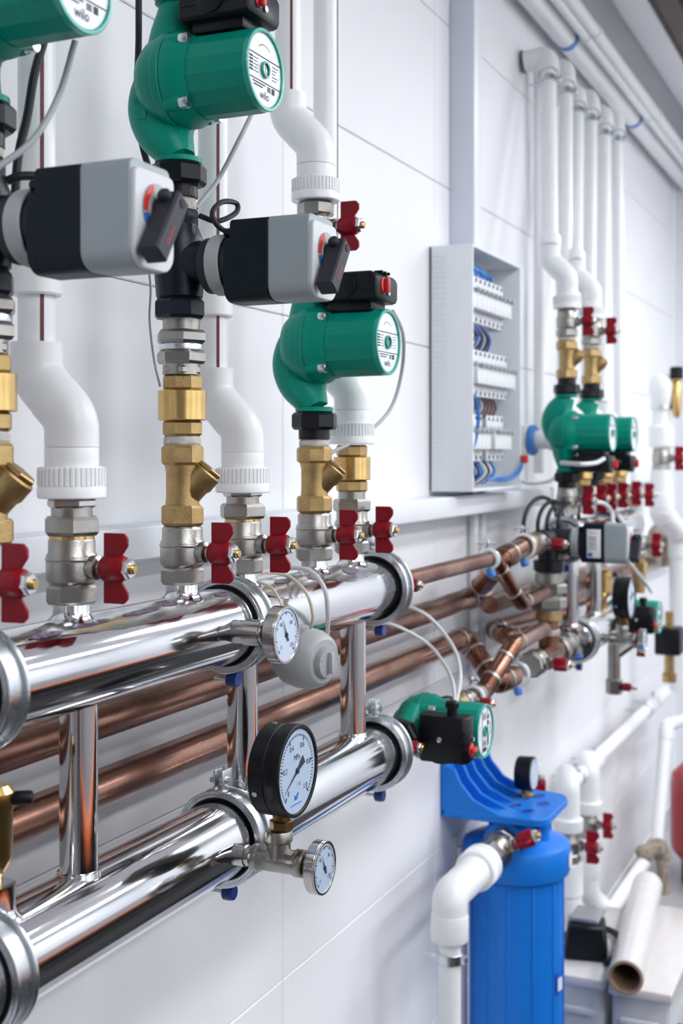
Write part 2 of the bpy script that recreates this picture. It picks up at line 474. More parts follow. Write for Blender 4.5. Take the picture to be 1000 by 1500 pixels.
def make_strainer():
    H = 0.0875
    t = thing('y_strainer', '', 'strainer')
    b = MB()
    b.lathe([(0.018, 0.018), (0.0185, 0.024), (0.0178, 0.03), (0.0178, 0.058), (0.0195, 0.066), (0.019, 0.072)], n=24)
    b.build('body', 'brass_cast', t)
    MB().hexa(0.0245, 0.0, 0.022, n=8, phase=0.2).build('hex_end', 'brass_cast', t)
    MB().hexa(0.0245, 0.066, H, n=8, phase=0.2).build('hex_end', 'brass_cast', t)
    MB().lathe([(0.0195, H), (0.0208, H + 0.002), (0.0203, H + 0.008), (0.0190, H + 0.0098)], n=20).build('thread_tape', 'teflon', t)
    leg = MB().lathe([(0.0150, 0), (0.0155, 0.022), (0.0175, 0.026), (0.0175, 0.040), (0.0160, 0.042)], (0, 0.0, 0.028), (0.30, -0.58, 0.755), 20).build('screen_leg', 'brass_cast', t)
    MB().hexa(0.0165, 0.042, 0.047, (0, 0, 0.028), (0.30, -0.58, 0.755)).build('screen_cap', 'brass_cast', leg)
    return t

def make_check_valve():
    t = thing('check_valve', '', 'check valve')
    MB().lathe([(0.0255, 0.017), (0.0265, 0.018), (0.0265, 0.0492), (0.0255, 0.050)], n=32).build('barrel', 'brass', t)
    MB().hexa(0.0228, 0.0, 0.017, n=8, phase=0.2).build('hex_end', 'brass_cast', t)
    MB().hexa(0.0225, 0.050, 0.067, n=8, phase=0.2).build('hex_end', 'brass_cast', t)
    return t

def make_double_union():
    t = thing('pipe_union', '', 'pipe fitting')
    MB().lathe([(0.0205, 0), (0.0205, 0.0605)], n=24).build('sleeve', 'nickel', t)
    MB().hexa(0.0225, 0.0, 0.010, phase=0.1).build('hex_nut', 'nickel', t)
    MB().hexa(0.0268, 0.0115, 0.0265, phase=0.35).build('hex_nut', 'nickel', t)
    MB().lathe([(0.0235, 0.027), (0.024, 0.030), (0.0235, 0.033)], n=24).build('washer', 'zinc', t)
    MB().hexa(0.0290, 0.0335, 0.0485, phase=0.1).build('hex_nut', 'nickel', t)
    return t

def make_single_union():
    t = thing('pipe_union', '', 'pipe fitting')
    MB().lathe([(0.0195, -0.004), (0.0195, 0.036)], n=24).build('sleeve', 'nickel', t)
    MB().lathe([(0.0215, -0.004), (0.0215, 0.0005)], n=24).build('seal_ring', 'brass', t)
    MB().hexa(0.0285, 0.001, 0.019, phase=0.15).build('hex_nut', 'nickel', t)
    MB().hexa(0.0235, 0.027, 0.036, phase=0.4).build('hex_nut', 'nickel_bright', t)
    return t

def ribbed(mb, r, h0, h1, n=40, origin=(0, 0, 0), axis=(0, 0, 1)):
    M = axis_matrix(origin, axis)
    for k in range(n):
        a = 2 * math.pi * k / n
        T = M @ Matrix.Rotation(a, 4, 'Z')
        mb.prism([(r - 0.002, -0.0013), (r + 0.0012, -0.0011), (r + 0.0012, 0.0011), (r - 0.002, 0.0013)], T @ Matrix.Translation((0, 0, (h0 + h1) / 2)), h1 - h0)

SH = 0.041
def make_s_elbow():
    """white plastic union collar and two 45 degree elbows stepping back to the wall pipe"""
    t = thing('offset_elbow', '', 'pipe fitting')
    c = MB().lathe([(0.0315, 0.0), (0.0325, 0.001), (0.0325, 0.010), (0.0312, 0.012), (0.0312, 0.028), (0.0300, 0.030)], n=40)
    ribbed(c, 0.0312, 0.012, 0.029)
    c.build('union_collar', 'ppr', t)
    MB().lathe([(0.0252, 0.029), (0.0256, 0.030), (0.0256, 0.047), (0.0248, 0.0485)], n=32).build('sleeve', 'ppr', t)
    mid = Vector((0, SH / 2, 0.096))
    lo = fillet([(0, 0, 0.0487), (0, 0, 0.0755), mid], 0.014, 8)
    hi = fillet([mid, (0, SH, 0.1165), (0, SH, 0.149)], 0.014, 8)
    MB().tube(lo, 0.0257, 32).build('elbow', 'ppr', t)
    MB().tube(hi, 0.0252, 32).build('elbow', 'ppr', t)
    return t

PZ = 0.09
def make_pump():
    t = thing('circulation_pump', '', 'pump')
    c = MB()
    # volute: disc around the motor axis, ports above and below, suction duct bulging to the wall
    c.lathe([(0.0525, -0.0055), (0.0535, -0.0045), (0.0535, 0.003), (0.0515, 0.0065)], (0, 0, PZ), (0, 1, 0), 36, cap=False)
    c.lathe([(0.020, 0.040), (0.036, 0.034), (0.046, 0.022), (0.051, 0.006), (0.051, -0.006), (0.049, -0.011)], (0, 0, PZ), (0, 1, 0), 36)
    c.tube(smooth_path([(0, 0, 0.006), (0, 0.010, 0.022), (0, 0.026, 0.042), (0, 0.034, 0.066), (0, 0.030, 0.092), (0, 0.016, 0.110)], 6),
           [0.0195 + 0.0075 * math.sin(math.pi * min(1, k / 30 * 1.1)) for k in range(31)], 22)
    c.tube(smooth_path([(0, 0, 0.178), (0, 0.002, 0.160), (0, 0.006, 0.138), (0, 0.006, 0.115)], 6), [0.0200 + 0.0115 * (k / 18) ** 1.5 for k in range(19)], 22)
    c.tube(smooth_path([(0.0, 0.0, 0.178), (0.012, 0.004, 0.15), (0.03, 0.004, 0.12)], 5), [0.017] * 11, 16)
    c.tube(smooth_path([(0.0, 0.0, 0.01), (0.004, 0.004, 0.035), (0.012, 0.004, 0.055)], 5), [0.018] * 11, 16)
    for z0, z1 in ((0.0, 0.007), (0.173, 0.18)):
        c.lathe([(0.0235, z0), (0.0255, z0 + 0.001), (0.0255, z1 - 0.001), (0.0235, z1)], n=28)
    vol = c.build('volute_casing', 'green', t)
    MB().prism([(-0.006, -0.016), (0.006, -0.016), (0.006, 0.004), (0.010, 0.004), (0, 0.016), (-0.010, 0.004), (-0.006, 0.004)], frame((-0.0262, 0.030, 0.062), (0, -1, 0), (0, 0, 1)), 0.003, 0.0005).build('arrow_boss', 'green', vol)
    f = MB()
    f.lathe([(0.0505, -0.004), (0.052, -0.002), (0.052, 0.010), (0.0465, 0.018), (0.0455, 0.026)], (0, -0.008, PZ), (0, -1, 0), 36)
    for a in (45, 135, 225, 315):
        x, z = 0.044 * math.cos(R(a)), PZ + 0.044 * math.sin(R(a))
        f.lathe([(0.0105, -0.004), (0.0105, 0.013), (0.0085, 0.016)], (x, -0.008, z), (0, -1, 0), 16)
        f.box((x * 0.86, -0.022, PZ + (z - PZ) * 0.86), (0.012, 0.024, 0.012), 0.003)
    fl = f.build('motor_flange', 'green', t)
    for a in (45, 135, 225, 315):
        x, z = 0.047 * math.cos(R(a)), PZ + 0.047 * math.sin(R(a))
        MB().lathe([(0.0070, 0), (0.0070, 0.009), (0.0060, 0.0105)], (x, -0.0235, z), (0, -1, 0), 14).build('bolt', 'zinc', fl)
    MB().ring(0.0500, 0.0515, 0.0075, 0.0100, (0, 0, PZ), (0, -1, 0), 40).build('casing_seam', 'rubber', vol)
    m = MB().lathe([(0.0445, 0.026), (0.0440, 0.097), (0.0436, 0.102)], (0, 0, PZ), (0, -1, 0), 16, phase=R(11.25)).build('motor_housing', 'green', t, smooth=20)
    MB().ring(0.0385, 0.0432, 0.101, 0.1075, (0, 0, PZ), (0, -1, 0), 40).build('end_rim', 'green_rim', t)
    fc = MB().lathe([(0.0388, 0.101), (0.0388, 0.1050)], (0, 0, PZ), (0, -1, 0), 40).build('name_plate', 'label_white', t)
    ink = MB(); F = frame((0, -0.1054, PZ), (1, 0, 0), (0, 0, 1))
    for z, w in ((0.0125, 0.036), (-0.0135, 0.0355)):
        ink.prism([(-w, z - 0.0004), (w, z - 0.0004), (w, z + 0.0004), (-w, z + 0.0004)], F, 0.0004)
    for i, z in enumerate((0.008, 0.0045, 0.001, -0.0025, -0.006)):
        for x0, x1 in ((-0.033, -0.026), (-0.024, -0.0135 - 0.002 * (i % 2)), (0.018, 0.031 - 0.003 * (i % 3))):
            hh = 0.0009 if x0 < -0.03 else 0.00022
            ink.prism([(x0, z - hh), (x1, z - hh), (x1, z + hh), (x0, z + hh)], F, 0.0004)
    for z, x0, x1 in ((-0.0165, -0.026, 0.002), (-0.0195, -0.024, -0.004), (-0.0165, 0.007, 0.014), (-0.0185, 0.007, 0.014), (-0.0205, 0.007, 0.014)):
        ink.prism([(x0, z - 0.0005), (x1, z - 0.0005), (x1, z + 0.0005), (x0, z + 0.0005)], F, 0.0004)
    ink.prism([(0.017, -0.0215), (0.023, -0.0215), (0.023, -0.0155), (0.017, -0.0155)], F, 0.0004)
    ink.text('wilo', 0.0120, F @ Matrix.Translation((0, -0.0275, 0.0004)))
    for k in range(9):
        a = R(55 + k * 8.75); ink.prism([(0.02 * math.cos(a) - 0.0008, 0.006 + 0.02 * math.sin(a) - 0.0003), (0.02 * math.cos(a) + 0.0008, 0.006 + 0.02 * math.sin(a) - 0.0003), (0.02 * math.cos(a) + 0.0008, 0.006 + 0.02 * math.sin(a) + 0.0003), (0.02 * math.cos(a) - 0.0008, 0.006 + 0.02 * math.sin(a) + 0.0003)], F, 0.0004)
    ink.build('plate_print', 'ink', fc, smooth=0)
    hub = MB().ring(0.0062, 0.0088, 0.104, 0.1085, (0, 0, PZ), (0, -1, 0), 28).build('hub_ring', 'green_rim', t)
    sc_ = MB().lathe([(0.0064, 0.103), (0.0064, 0.1068)], (0, 0, PZ), (0, -1, 0), 24)
    sc_.build('vent_screw', 'nickel_bright', hub)
    MB().box((0, -0.1067, PZ), (0.0011, 0.0006, 0.0115)).build('screw_slot', 'bronze_dark', hub)
    # terminal box on the outlet side
    bx = MB()
    bx.box((0, -0.062, PZ + 0.048), (0.050, 0.062, 0.016), 0.003)
    P = [(-0.020, 0.052), (-0.020, 0.072), (-0.028, 0.090), (-0.098, 0.090), (-0.106, 0.082), (-0.106, 0.056), (-0.102, 0.052)]
    bx.prism([(-y, z) for y, z in P], frame((0, 0, PZ), (0, -1, 0), (0, 0, 1)), 0.072, 0.003)
    tb = bx.build('terminal_box', 'black_plastic', t)
    MB().lathe([(0.0165, 0), (0.0165, 0.0022), (0.0150, 0.003)], (-0.0355, -0.060, PZ + 0.072), (-1, 0, 0), 28).build('blank_plug', 'black_plastic', tb)
    MB().box((-0.0362, -0.062, PZ + 0.0665), (0.001, 0.078, 0.0012)).build('lid_seam', 'rubber', tb)
    MB().lathe([(0.0085, 0), (0.0085, 0.012), (0.011, 0.013), (0.011, 0.021), (0.0075, 0.024)], (0.035, -0.075, PZ + 0.071), (1, 0, 0), 18).build('cable_gland', 'black_plastic', tb)
    for k in range(3):
        MB().box((-0.012 + k * 0.012, -0.098, PZ + 0.0905), (0.004, 0.012, 0.004), 0.0008).build('lid_rib', 'black_plastic', tb)
    kn = MB().lathe([(0.0105, 0), (0.0105, 0.002), (0.0085, 0.003)], (-0.015, -0.1055, PZ + 0.072), (0, -1, 0), 20)
    kn.box((-0.015, -0.1115, PZ + 0.072), (0.0085, 0.007, 0.021), 0.003)
    kn.build('speed_knob', 'red_bright', tb)
    MB().lathe([(0.0035, 0), (0.0035, 0.002)], (0.0, -0.1062, PZ + 0.064), (0, -1, 0), 12).build('lid_screw', 'zinc', tb)
    MB().lathe([(0.0042, 0), (0.0042, 0.0012), (0.003, 0.002)], (0, -0.060, PZ + 0.0898), (0, 0, 1), 14).build('lid_screw', 'zinc', tb)
    for sgn, z0 in ((-1, 0.0), (1, 0.18)):
        MB().hexa(0.0308, 0.0005, 0.0235, (0, 0, z0), (0, 0, sgn), n=8, phase=0.15).build('union_nut', 'black_iron', t)
        MB().lathe([(0.0212, 0.023), (0.0212, 0.0365)], (0, 0, z0), (0, 0, sgn), 24).build('union_tail', 'black_iron', t)
    return t

def make_actuator():
    """origin on the mixing valve axis, spindle pointing along -y"""
    t = thing('valve_actuator', '', 'actuator')
    a = MB().lathe([(0.025, 0.036), (0.030, 0.040), (0.030, 0.050), (0.027, 0.052), (0.027, 0.060), (0.029, 0.062), (0.029, 0.074)], (0, 0, 0), (0, -1, 0), 32)
    a.build('mounting_neck', 'lever_grey', t)
    MB().ring(0.030, 0.0325, 0.050, 0.066, (0, 0, 0), (0, -1, 0), 32).build('mounting_clamp', 'cable_grey', t)
    def outline(w, zb, zt, r):
        pts = []
        for cx, cz, a0 in ((w - r, zt - 0.006, 0), (-w + 0.006, zt - 0.006, 90), (-w + r, zb + r, 180), (w - r, zb + r, 270)):
            rr = 0.006 if cz > 0 else r
            ccx = (w - 0.006 if cx > 0 else -w + 0.006) if cz > 0 else cx
            for k in range(7):
                an = R(a0 + 15 * k)
                pts.append((ccx + rr * math.cos(an), cz + rr * math.sin(an)))
        return pts
    F = frame((0, 0, 0), (1, 0, 0), (0, 0, 1))     # z axis of the frame looks along -y
    b = MB().prism(outline(0.0295, -0.043, 0.043, 0.016), F @ Matrix.Translation((0, 0, 0.1020)), 0.045, 0.0010)
    b.prism(outline(0.0295, -0.043, 0.024, 0.016), F @ Matrix.Translation((0, 0, 0.0765)), 0.009, 0.0010)
    back = b.build('back_housing', 'actuator_navy', t, smooth=25)
    MB().lathe([(0.006, 0), (0.006, 0.010), (0.0045, 0.011), (0.0045, 0.018)], (-0.014, -0.084, 0.032), (0, 1, 0.0), 16).build('cable_gland', 'black_plastic', back)
    MB().prism(outline(0.0295, -0.043, 0.0432, 0.016), F @ Matrix.Translation((0, 0, 0.1480)), 0.047, 0.0010).build('front_housing', 'actuator_grey', t, smooth=25)
    MB().prism(outline(0.0288, -0.0425, 0.036, 0.016), F @ Matrix.Translation((0, 0, 0.1735)), 0.005, 0.0010).build('front_cover', 'actuator_front', t, smooth=25)
    d = MB().lathe([(0.021, 0), (0.021, 0.0012)], (0.002, -0.1758, 0.006), (0, -1, 0), 32).build('scale_disc', 'cable_grey', t)
    for (a0, a1, mm) in ((110, 190, 'red_bright'), (195, 250, 'ink_blue')):
        arc = [(0.0205 * math.cos(R(a0 + (a1 - a0) * k / 10)), 0.0205 * math.sin(R(a0 + (a1 - a0) * k / 10))) for k in range(11)]
        arc += [(0.0140 * math.cos(R(a1 - (a1 - a0) * k / 10)), 0.0140 * math.sin(R(a1 - (a1 - a0) * k / 10))) for k in range(11)]
        MB().prism(arc, F @ Matrix.Translation((0.002, 0.006, 0.1773)), 0.0006).build('scale_band', mm, d, smooth=0)
    K = F @ Matrix.Translation((0.003, 0.006, -0.017)) @ Matrix.Rotation(R(-34), 4, 'Z')
    l = MB().prism([(-0.0095, 0.012), (0.0095, 0.012), (0.0095, -0.050), (-0.0095, -0.050)], K @ Matrix.Translation((0, 0, 0.2055)), 0.019, 0.0018)
    l.lathe([(0.010, 0), (0.010, 0.006)], K @ Vector((0, 0, 0.1950)), (0, -1, 0), 20)
    lev = l.build('hand_lever', 'lever_grey', t)
    MB().lathe([(0.0060, 0), (0.0055, 0.005), (0.0035, 0.007)], K @ Vector((-0.0090, 0.004, 0.2045)), K.to_3x3() @ Vector((-1, 0, 0)), 20).build('release_button', 'lever_grey', lev)
    MB().lathe([(0.0038, 0), (0.0038, 0.0008)], K @ Vector((0.0, 0.005, 0.2148)), (0, -1, 0), 16).build('screw_hole', 'rubber', lev)
    MB().text('Danfoss', 0.0058, K @ Matrix.Translation((0, -0.028, 0.2154)) @ Matrix.Rotation(R(90), 4, 'Z')).build('lettering', 'ink_red', lev, smooth=0)
    return t

def make_mixing_valve():
    H = 0.1185
    t = thing('mixing_valve', '', 'mixing valve')
    b = MB().lathe([(0.0205, 0.018), (0.0255, 0.024), (0.0275, 0.05), (0.0268, 0.085), (0.0215, 0.098), (0.0205, 0.102)], n=28)
    b.lathe([(0.024, 0.0), (0.0235, 0.030), (0.0205, 0.042)], (0, 0, 0.060), (0, -1, 0), 24)
    b.build('body', 'navy', t)
    MB().hexa(0.0285, 0.0, 0.021, n=8, phase=0.2).build('hex_end', 'navy', t)
    MB().hexa(0.0215, 0.099, H, n=8, phase=0.2).build('hex_end', 'navy', t)
    MB().lathe([(0.0180, H), (0.0188, H + 0.002), (0.0188, H + 0.009), (0.0180, H + 0.0125)], n=20).build('thread_tape', 'teflon', t)
    return t

def make_clamp():
    """band clamp around a manifold that runs along x, with wall stud and blue plug"""
    t = thing('pipe_clamp', '', 'pipe clamp')
    bd = MB().ring(0.0476, 0.0520, -0.0135, 0.0135, (0, 0, 0), (1, 0, 0), 48)
    bd.ring(0.0515, 0.0560, -0.0138, -0.0095, (0, 0, 0), (1, 0, 0), 48)
    bd.ring(0.0515, 0.0560, 0.0095, 0.0138, (0, 0, 0), (1, 0, 0), 48)
    band = bd.build('band', 'zinc', t)
    MB().ring(0.0448, 0.0478, -0.0125, 0.0125, (0, 0, 0), (1, 0, 0), 48).build('rubber_lining', 'rubber', t)
    for s in (1, -1):
        lug = MB().box((0, -0.004 if s > 0 else 0.004, s * 0.066), (0.024, 0.0025, 0.026), 0.001)
        lug.box((0, 0.006 if s > 0 else 0.0065, s * 0.066), (0.024, 0.0025, 0.026), 0.001)
        if s > 0: lug.build('lug', 'zinc', t)
        MB().lathe([(0.0055, 0), (0.0055, 0.004), (0.003, 0.0045), (0.003, 0.026)], (0, -0.009, s * 0.0645), (0, 1, 0), 12).build('screw', 'zinc', t)
    MB().lathe([(0.0085, 0), (0.0095, 0.004), (0.0095, 0.012), (0.007, 0.014)], (0, -0.014, -0.0635), (0, 1, 0), 14).build('blue_plug', 'blue_plug', t)
    return t

def dial_face(mb, r, F, marks=41, a0=225, a1=-45, major=5):
    for k in range(marks):
        a = R(a0 + (a1 - a0) * k / (marks - 1))
        l = r * (0.12 if k % major == 0 else 0.06); w = r * (0.012 if k % major else 0.02)
        d = Vector((math.cos(a), math.sin(a), 0)); n = Vector((-d.y, d.x, 0))
        p = [d * r * 0.86 - n * w, d * r * 0.86 + n * w, d * (r * 0.86 - l) + n * w, d * (r * 0.86 - l) - n * w]
        mb.prism([(q.x, q.y) for q in p], F, 0.0003)

def make_thermometer():
    """dial thermometer on a short stem, stem root at the origin, dial looking along -y"""
    t = thing('dial_thermometer', '', 'thermometer')
    MB().lathe([(0.0130, -0.004), (0.0130, 0.016), (0.0148, 0.0165), (0.0148, 0.036), (0.0135, 0.037), (0.0135, 0.040)], (0, 0, 0), (0, -1, 0), 24).build('stem_socket', 'nickel_bright', t)
    MB().hexa(0.0105, 0.040, 0.050, (0, 0, 0), (0, -1, 0), n=12).build('brass_collar', 'bronze_dark', t)
    dial_case(t, 0.0315, 0.050, 0.0145)
    return t
def dial_case(t, r, y0, dep, case='nickel_bright'):
    c = MB().lathe([(r * 0.93, y0), (r, y0 + 0.0015), (r, y0 + dep - 0.001), (r * 0.97, y0 + dep)], (0, 0, 0), (0, -1, 0), 40)
    c.build('dial_case', case, t)
    MB().ring(r * 0.90, r, y0 + dep - 0.001, y0 + dep + 0.0015, (0, 0, 0), (0, -1, 0), 40).build('bezel', case, t)
    f = MB().lathe([(r * 0.905, y0 + dep - 0.001), (r * 0.905, y0 + dep + 0.0004)], (0, 0, 0), (0, -1, 0), 40).build('dial_face', 'glass_face', t)
    F = frame((0, -(y0 + dep + 0.0007), 0), (1, 0, 0), (0, 0, 1))
    m = MB(); dial_face(m, r * 0.95, F)
    for k, s in enumerate(('0', '40', '80', '120')):
        a = R(225 - 90 * k); m.text(s, r * 0.2, F @ Matrix.Translation((r * 0.55 * math.cos(a), r * 0.55 * math.sin(a), 0.0003)))
    m.build('scale_marks', 'ink', f, smooth=0)
    n = MB(); a = R(118)
    d = Vector((math.cos(a), math.sin(a), 0)); q = Vector((-d.y, d.x, 0))
    n.prism([((d * r * 0.6).x, (d * r * 0.6).y), ((q * r * 0.045 - d * r * 0.25).x, (q * r * 0.045 - d * r * 0.25).y), ((-q * r * 0.045 - d * r * 0.25).x, (-q * r * 0.045 - d * r * 0.25).y)], F @ Matrix.Translation((0, 0, 0.0008)), 0.0004)
    n.lathe([(r * 0.09, 0), (r * 0.07, 0.0016)], (0, -(y0 + dep + 0.0006), 0), (0, -1, 0), 14)
    n.build('pointer', 'ink', f)

def make_gauge():
    """100 mm pressure gauge, bottom connection at the origin, dial looking along -y"""
    r, zc = 0.050, 0.068
    t = thing('pressure_gauge', '', 'gauge')
    MB().lathe([(0.0095, -0.002), (0.0095, 0.020)], n=16).build('stem', 'bronze_dark', t)
    MB().hexa(0.0130, 0.002, 0.013, phase=0.3).build('hex_nut', 'bronze_dark', t)
    c = MB().lathe([(r * 0.94, -0.017), (r * 0.985, -0.015), (r * 0.985, 0.0015), (r * 0.97, 0.0022), (r * 0.985, 0.003), (r * 0.99, 0.0105), (r, 0.0115), (r, 0.0165), (r * 0.96, 0.0185)], (0, 0, zc), (0, -1, 0), 56)
    c.build('dial_case', 'black_plastic', t)
    MB().ring(r * 0.905, r, 0.0155, 0.0212, (0, 0, zc), (0, -1, 0), 56).build('bezel', 'black_plastic', t)
    f = MB().lathe([(r * 0.91, 0.014), (r * 0.91, 0.0189)], (0, 0, zc), (0, -1, 0), 48).build('dial_face', 'glass_face', t)
    F = frame((0, -0.0191, zc), (1, 0, 0), (0, 0, 1))
    m = MB(); dial_face(m, r * 0.93, F, 51, 225, -45, 10)
    for k, s in enumerate(('0', '0.2', '0.4', '0.6', '0.8', '1.0')):
        a = R(225 - 54 * k); m.text(s, r * 0.17, F @ Matrix.Translation((r * 0.58 * math.cos(a), r * 0.58 * math.sin(a), 0.0003)))
    m.text('MPa', r * 0.17, F @ Matrix.Translation((0, r * 0.30, 0.0003)))
    m.text('1.5', r * 0.12, F @ Matrix.Translation((r * 0.10, -r * 0.30, 0.0003)))
    m.build('scale_marks', 'ink', f, smooth=0)
    lg = MB().prism([(-r * 0.12, -r * 0.62), (0, -r * 0.62), (r * 0.10, -r * 0.48), (r * 0.02, -r * 0.48), (-r * 0.05, -r * 0.55), (-r * 0.12, -r * 0.50)], F, 0.0003)
    lg.prism([(-r * 0.30, -r * 0.72), (r * 0.22, -r * 0.72), (r * 0.22, -r * 0.70), (-r * 0.30, -r * 0.70)], F, 0.0003)
    lg.build('maker_mark', 'ink_blue', f, smooth=0)
    n = MB(); a = R(212)
    d = Vector((math.cos(a), math.sin(a), 0)); q = Vector((-d.y, d.x, 0))
    P = [d * r * 0.72, d * r * 0.1 + q * r * 0.022, -d * r * 0.12 + q * r * 0.05, -d * r * 0.38 + q * r * 0.10, -d * r * 0.38 - q * r * 0.10, -d * r * 0.12 - q * r * 0.05, d * r * 0.1 - q * r * 0.022]
    n.prism([(p.x, p.y) for p in P], F @ Matrix.Translation((0, 0, 0.0008)), 0.0004)
    n.lathe([(r * 0.07, 0), (r * 0.055, 0.002)], (0, -0.0192, zc), (0, -1, 0), 16)
    n.build('pointer', 'ink', f)
    for a in (200, 90):
        MB().lathe([(0.003, 0), (0.003, 0.0012)], (r * 0.985 * math.cos(R(a)), 0.008, zc + r * 0.985 * math.sin(R(a))), (math.cos(R(a)), 0, math.sin(R(a))), 12).build('case_screw', 'zinc', t)
    return t

# ---------------------------------------------------------------- chrome manifolds
def manifold(label, x0, x1, z, stubs, film=False):
    t = thing('manifold', label, 'manifold', (x0, -MO, z))
    L = x1 - x0
    MB().lathe([(0.030, -0.012), (0.0425, -0.006), (MR, 0.004), (MR, L - 0.004), (0.0425, L + 0.004), (0.030, L + 0.010), (0.016, L + 0.012)], (0, 0, 0), (1, 0, 0), 64).build('barrel', 'chrome', t)
    for sx, dz, h in stubs:
        MB().lathe([(0.024, 0), (0.0185, 0.006), (0.0178, 0.010), (0.0178, h)], (sx - x0, 0, dz * 0.040), (0, 0, dz), 24).build('weld_stub', 'chrome', t)
    return t
XA, XB, XC, XD, XE, XF = 0.850, 0.997, 1.198, 1.336, 1.536, 1.661
ZV = 1.308
um = manifold('upper polished chrome manifold in front, carrying the row of valves', 0.45, 1.765, ZU, [(x, 1, ZV - ZU - 0.038) for x in (XA, XB, XC, XD, XE, XF)])
lm = manifold('lower polished chrome manifold in front, below the copper pipes', 0.45, 1.765, ZL, [(0.886, 1, 0.03)])
def film(par, x0, x1, a0, a1, material, name, n=14, seed=1, jag=0.25):
    rnd = random.Random(seed); mb = MB(); r = MR + (0.0009 if 'purple' in material else 0.0004)
    top, bot = [], []
    for i in range(n + 1):
        k = i / n; env = math.sin(math.pi * k) ** 0.5
        top.append(((a0 + a1) / 2 + (a1 - a0) / 2 * env * (1 - jag * rnd.random()))); bot.append(((a0 + a1) / 2 - (a1 - a0) / 2 * env * (1 - jag * rnd.random())))
    vs, fs = [], []
    for i in range(n + 1):
        x = x0 + (x1 - x0) * i / n
        for q in range(5):
            a = R(bot[i] + (top[i] - bot[i]) * q / 4)
            vs.append((x, -r * math.cos(a), r * math.sin(a)))
    for i in range(n):
        for q in range(4): fs.append((i * 5 + q, (i + 1) * 5 + q, (i + 1) * 5 + q + 1, i * 5 + q + 1))
    mb._add(vs, fs); mb.build(name, material, par)
for k, (xa, xb, a0, a1) in enumerate(((0.96, 1.03, 56, 66), (1.05, 1.12, 58, 68), (1.13, 1.16, 62, 72), (1.235, 1.275, 58, 72), (1.385, 1.43, 60, 74), (1.47, 1.52, 52, 70), (1.58, 1.63, 48, 70), (0.90, 0.95, 52, 62))):
    film(um, xa - 0.45, xb - 0.45, a0, a1, 'film_purple', 'film_print', seed=k + 3)
for k, (xa, xb, a0, a1) in enumerate(((0.92, 1.27, 40, 84), (1.33, 1.49, 28, 88), (1.50, 1.70, 35, 88))):
    film(um, xa - 0.45, xb - 0.45, a0, a1, 'film_clear', 'film_wrap', n=30, seed=k + 30, jag=0.12)

for x, lab in ((1.008, 'chrome standpipe joining the manifolds at the photo\'s lower left'), (1.3355, 'chrome standpipe joining the manifolds beside the black pressure gauge'), (1.6656, 'chrome standpipe joining the manifolds nearest the teal pump')):
    t = thing('standpipe', lab, 'pipe', (x, -MO, ZL), group='chrome standpipes between the manifolds')
    MB().lathe([(0.0183, 0.036), (0.0183, ZU - ZL - 0.036)], n=32).build('tube', 'chrome', t)
    MB().lathe([(0.0215, 0.040), (0.0205, 0.0455), (0.0183, 0.0465)], n=32).build('weld_seam', 'chrome', t)
cl = 'clamps on the front manifolds'
for x, z, lab in ((0.850, ZU, 'zinc band clamp on the upper manifold cut by the left edge'), (1.300, ZU, 'zinc band clamp on the upper manifold behind its dial thermometer'), (1.750, ZU, 'zinc band clamp round the end of the upper front manifold'),
                  (0.862, ZL, 'zinc band clamp on the lower manifold cut by the left edge'), (1.290, ZL, 'zinc band clamp with top lug beside the black pressure gauge'), (1.748, ZL, 'zinc band clamp round the end of the lower front manifold')):
    put('clamp', make_clamp, (x, -MO, z), (0, 0, 0), lab, cl)

# ---------------------------------------------------------------- stacks on the front manifold
VG = 'red-handled ball valves on the front manifold'
def valve(x, z, lab, group=VG, rot=(0, 0, 0), o=MO, scale=1.0):
    return put('valve', make_ball_valve, (x, -o, z), rot, lab, group, scale)
valve(XA, ZV, 'nickel ball valve with red butterfly handle cut by the left edge')
valve(XB, ZV, 'nickel ball valve with red handle below the largest white offset elbow')
valve(XC, ZV, 'nickel ball valve with red handle directly below the middle brass strainer')
valve(XD, ZV, 'nickel ball valve with red handle below the second white offset elbow')
valve(XE, ZV, 'nickel ball valve with red handle below the strainer of the pump beside the fuse box')
valve(XF, ZV, 'nickel ball valve with red handle nearest the end of the upper front manifold')

def pump_stack(x, lab, dz=0.0):
    put('strainer', make_strainer, (x, -MO, 1.372), (0, 0, 0), lab[0], 'brass y strainers')
    put('check', make_check_valve, (x, -MO, 1.4695), (0, 0, 0), lab[1], 'brass check valves')
    put('dunion', make_double_union, (x - 0.002, -MO, 1.5365), (0, 0, 0), lab[2], 'nickel pipe unions')
    put('mixv', make_mixing_valve, (x - 0.006, -MO, 1.597 - dz * 0.7), (0, 0, 0), lab[3], 'dark mixing valves')
    put('actu', make_actuator, (x - 0.008, -MO, 1.652 - dz * 0.8), (0, 0, 0), lab[4], 'valve actuators')
    put('pump', make_pump, (x - 0.008, -MO, 1.765 - dz), (0, 0, 0), lab[5], 'green circulation pumps')
pump_stack(XC, ('brass strainer under the polished brass check valve in the centre stack', 'polished brass check valve above the centre strainer',
                'nickel hex union under the dark mixing valve', 'dark blue cast mixing valve below the largest green pump',
                'grey and navy valve actuator below the largest green pump', 'large green circulation pump with black terminal box, top of the photo'))
pump_stack(XA + 0.024, ('brass strainer cut by the left edge', 'brass check valve cut by the left edge', 'nickel union cut by the left edge', 'dark mixing valve cut by the left edge',
                'grey and navy valve actuator nearest the camera, at the left edge', 'green circulation pump cut by the top left corner'), 0.016)
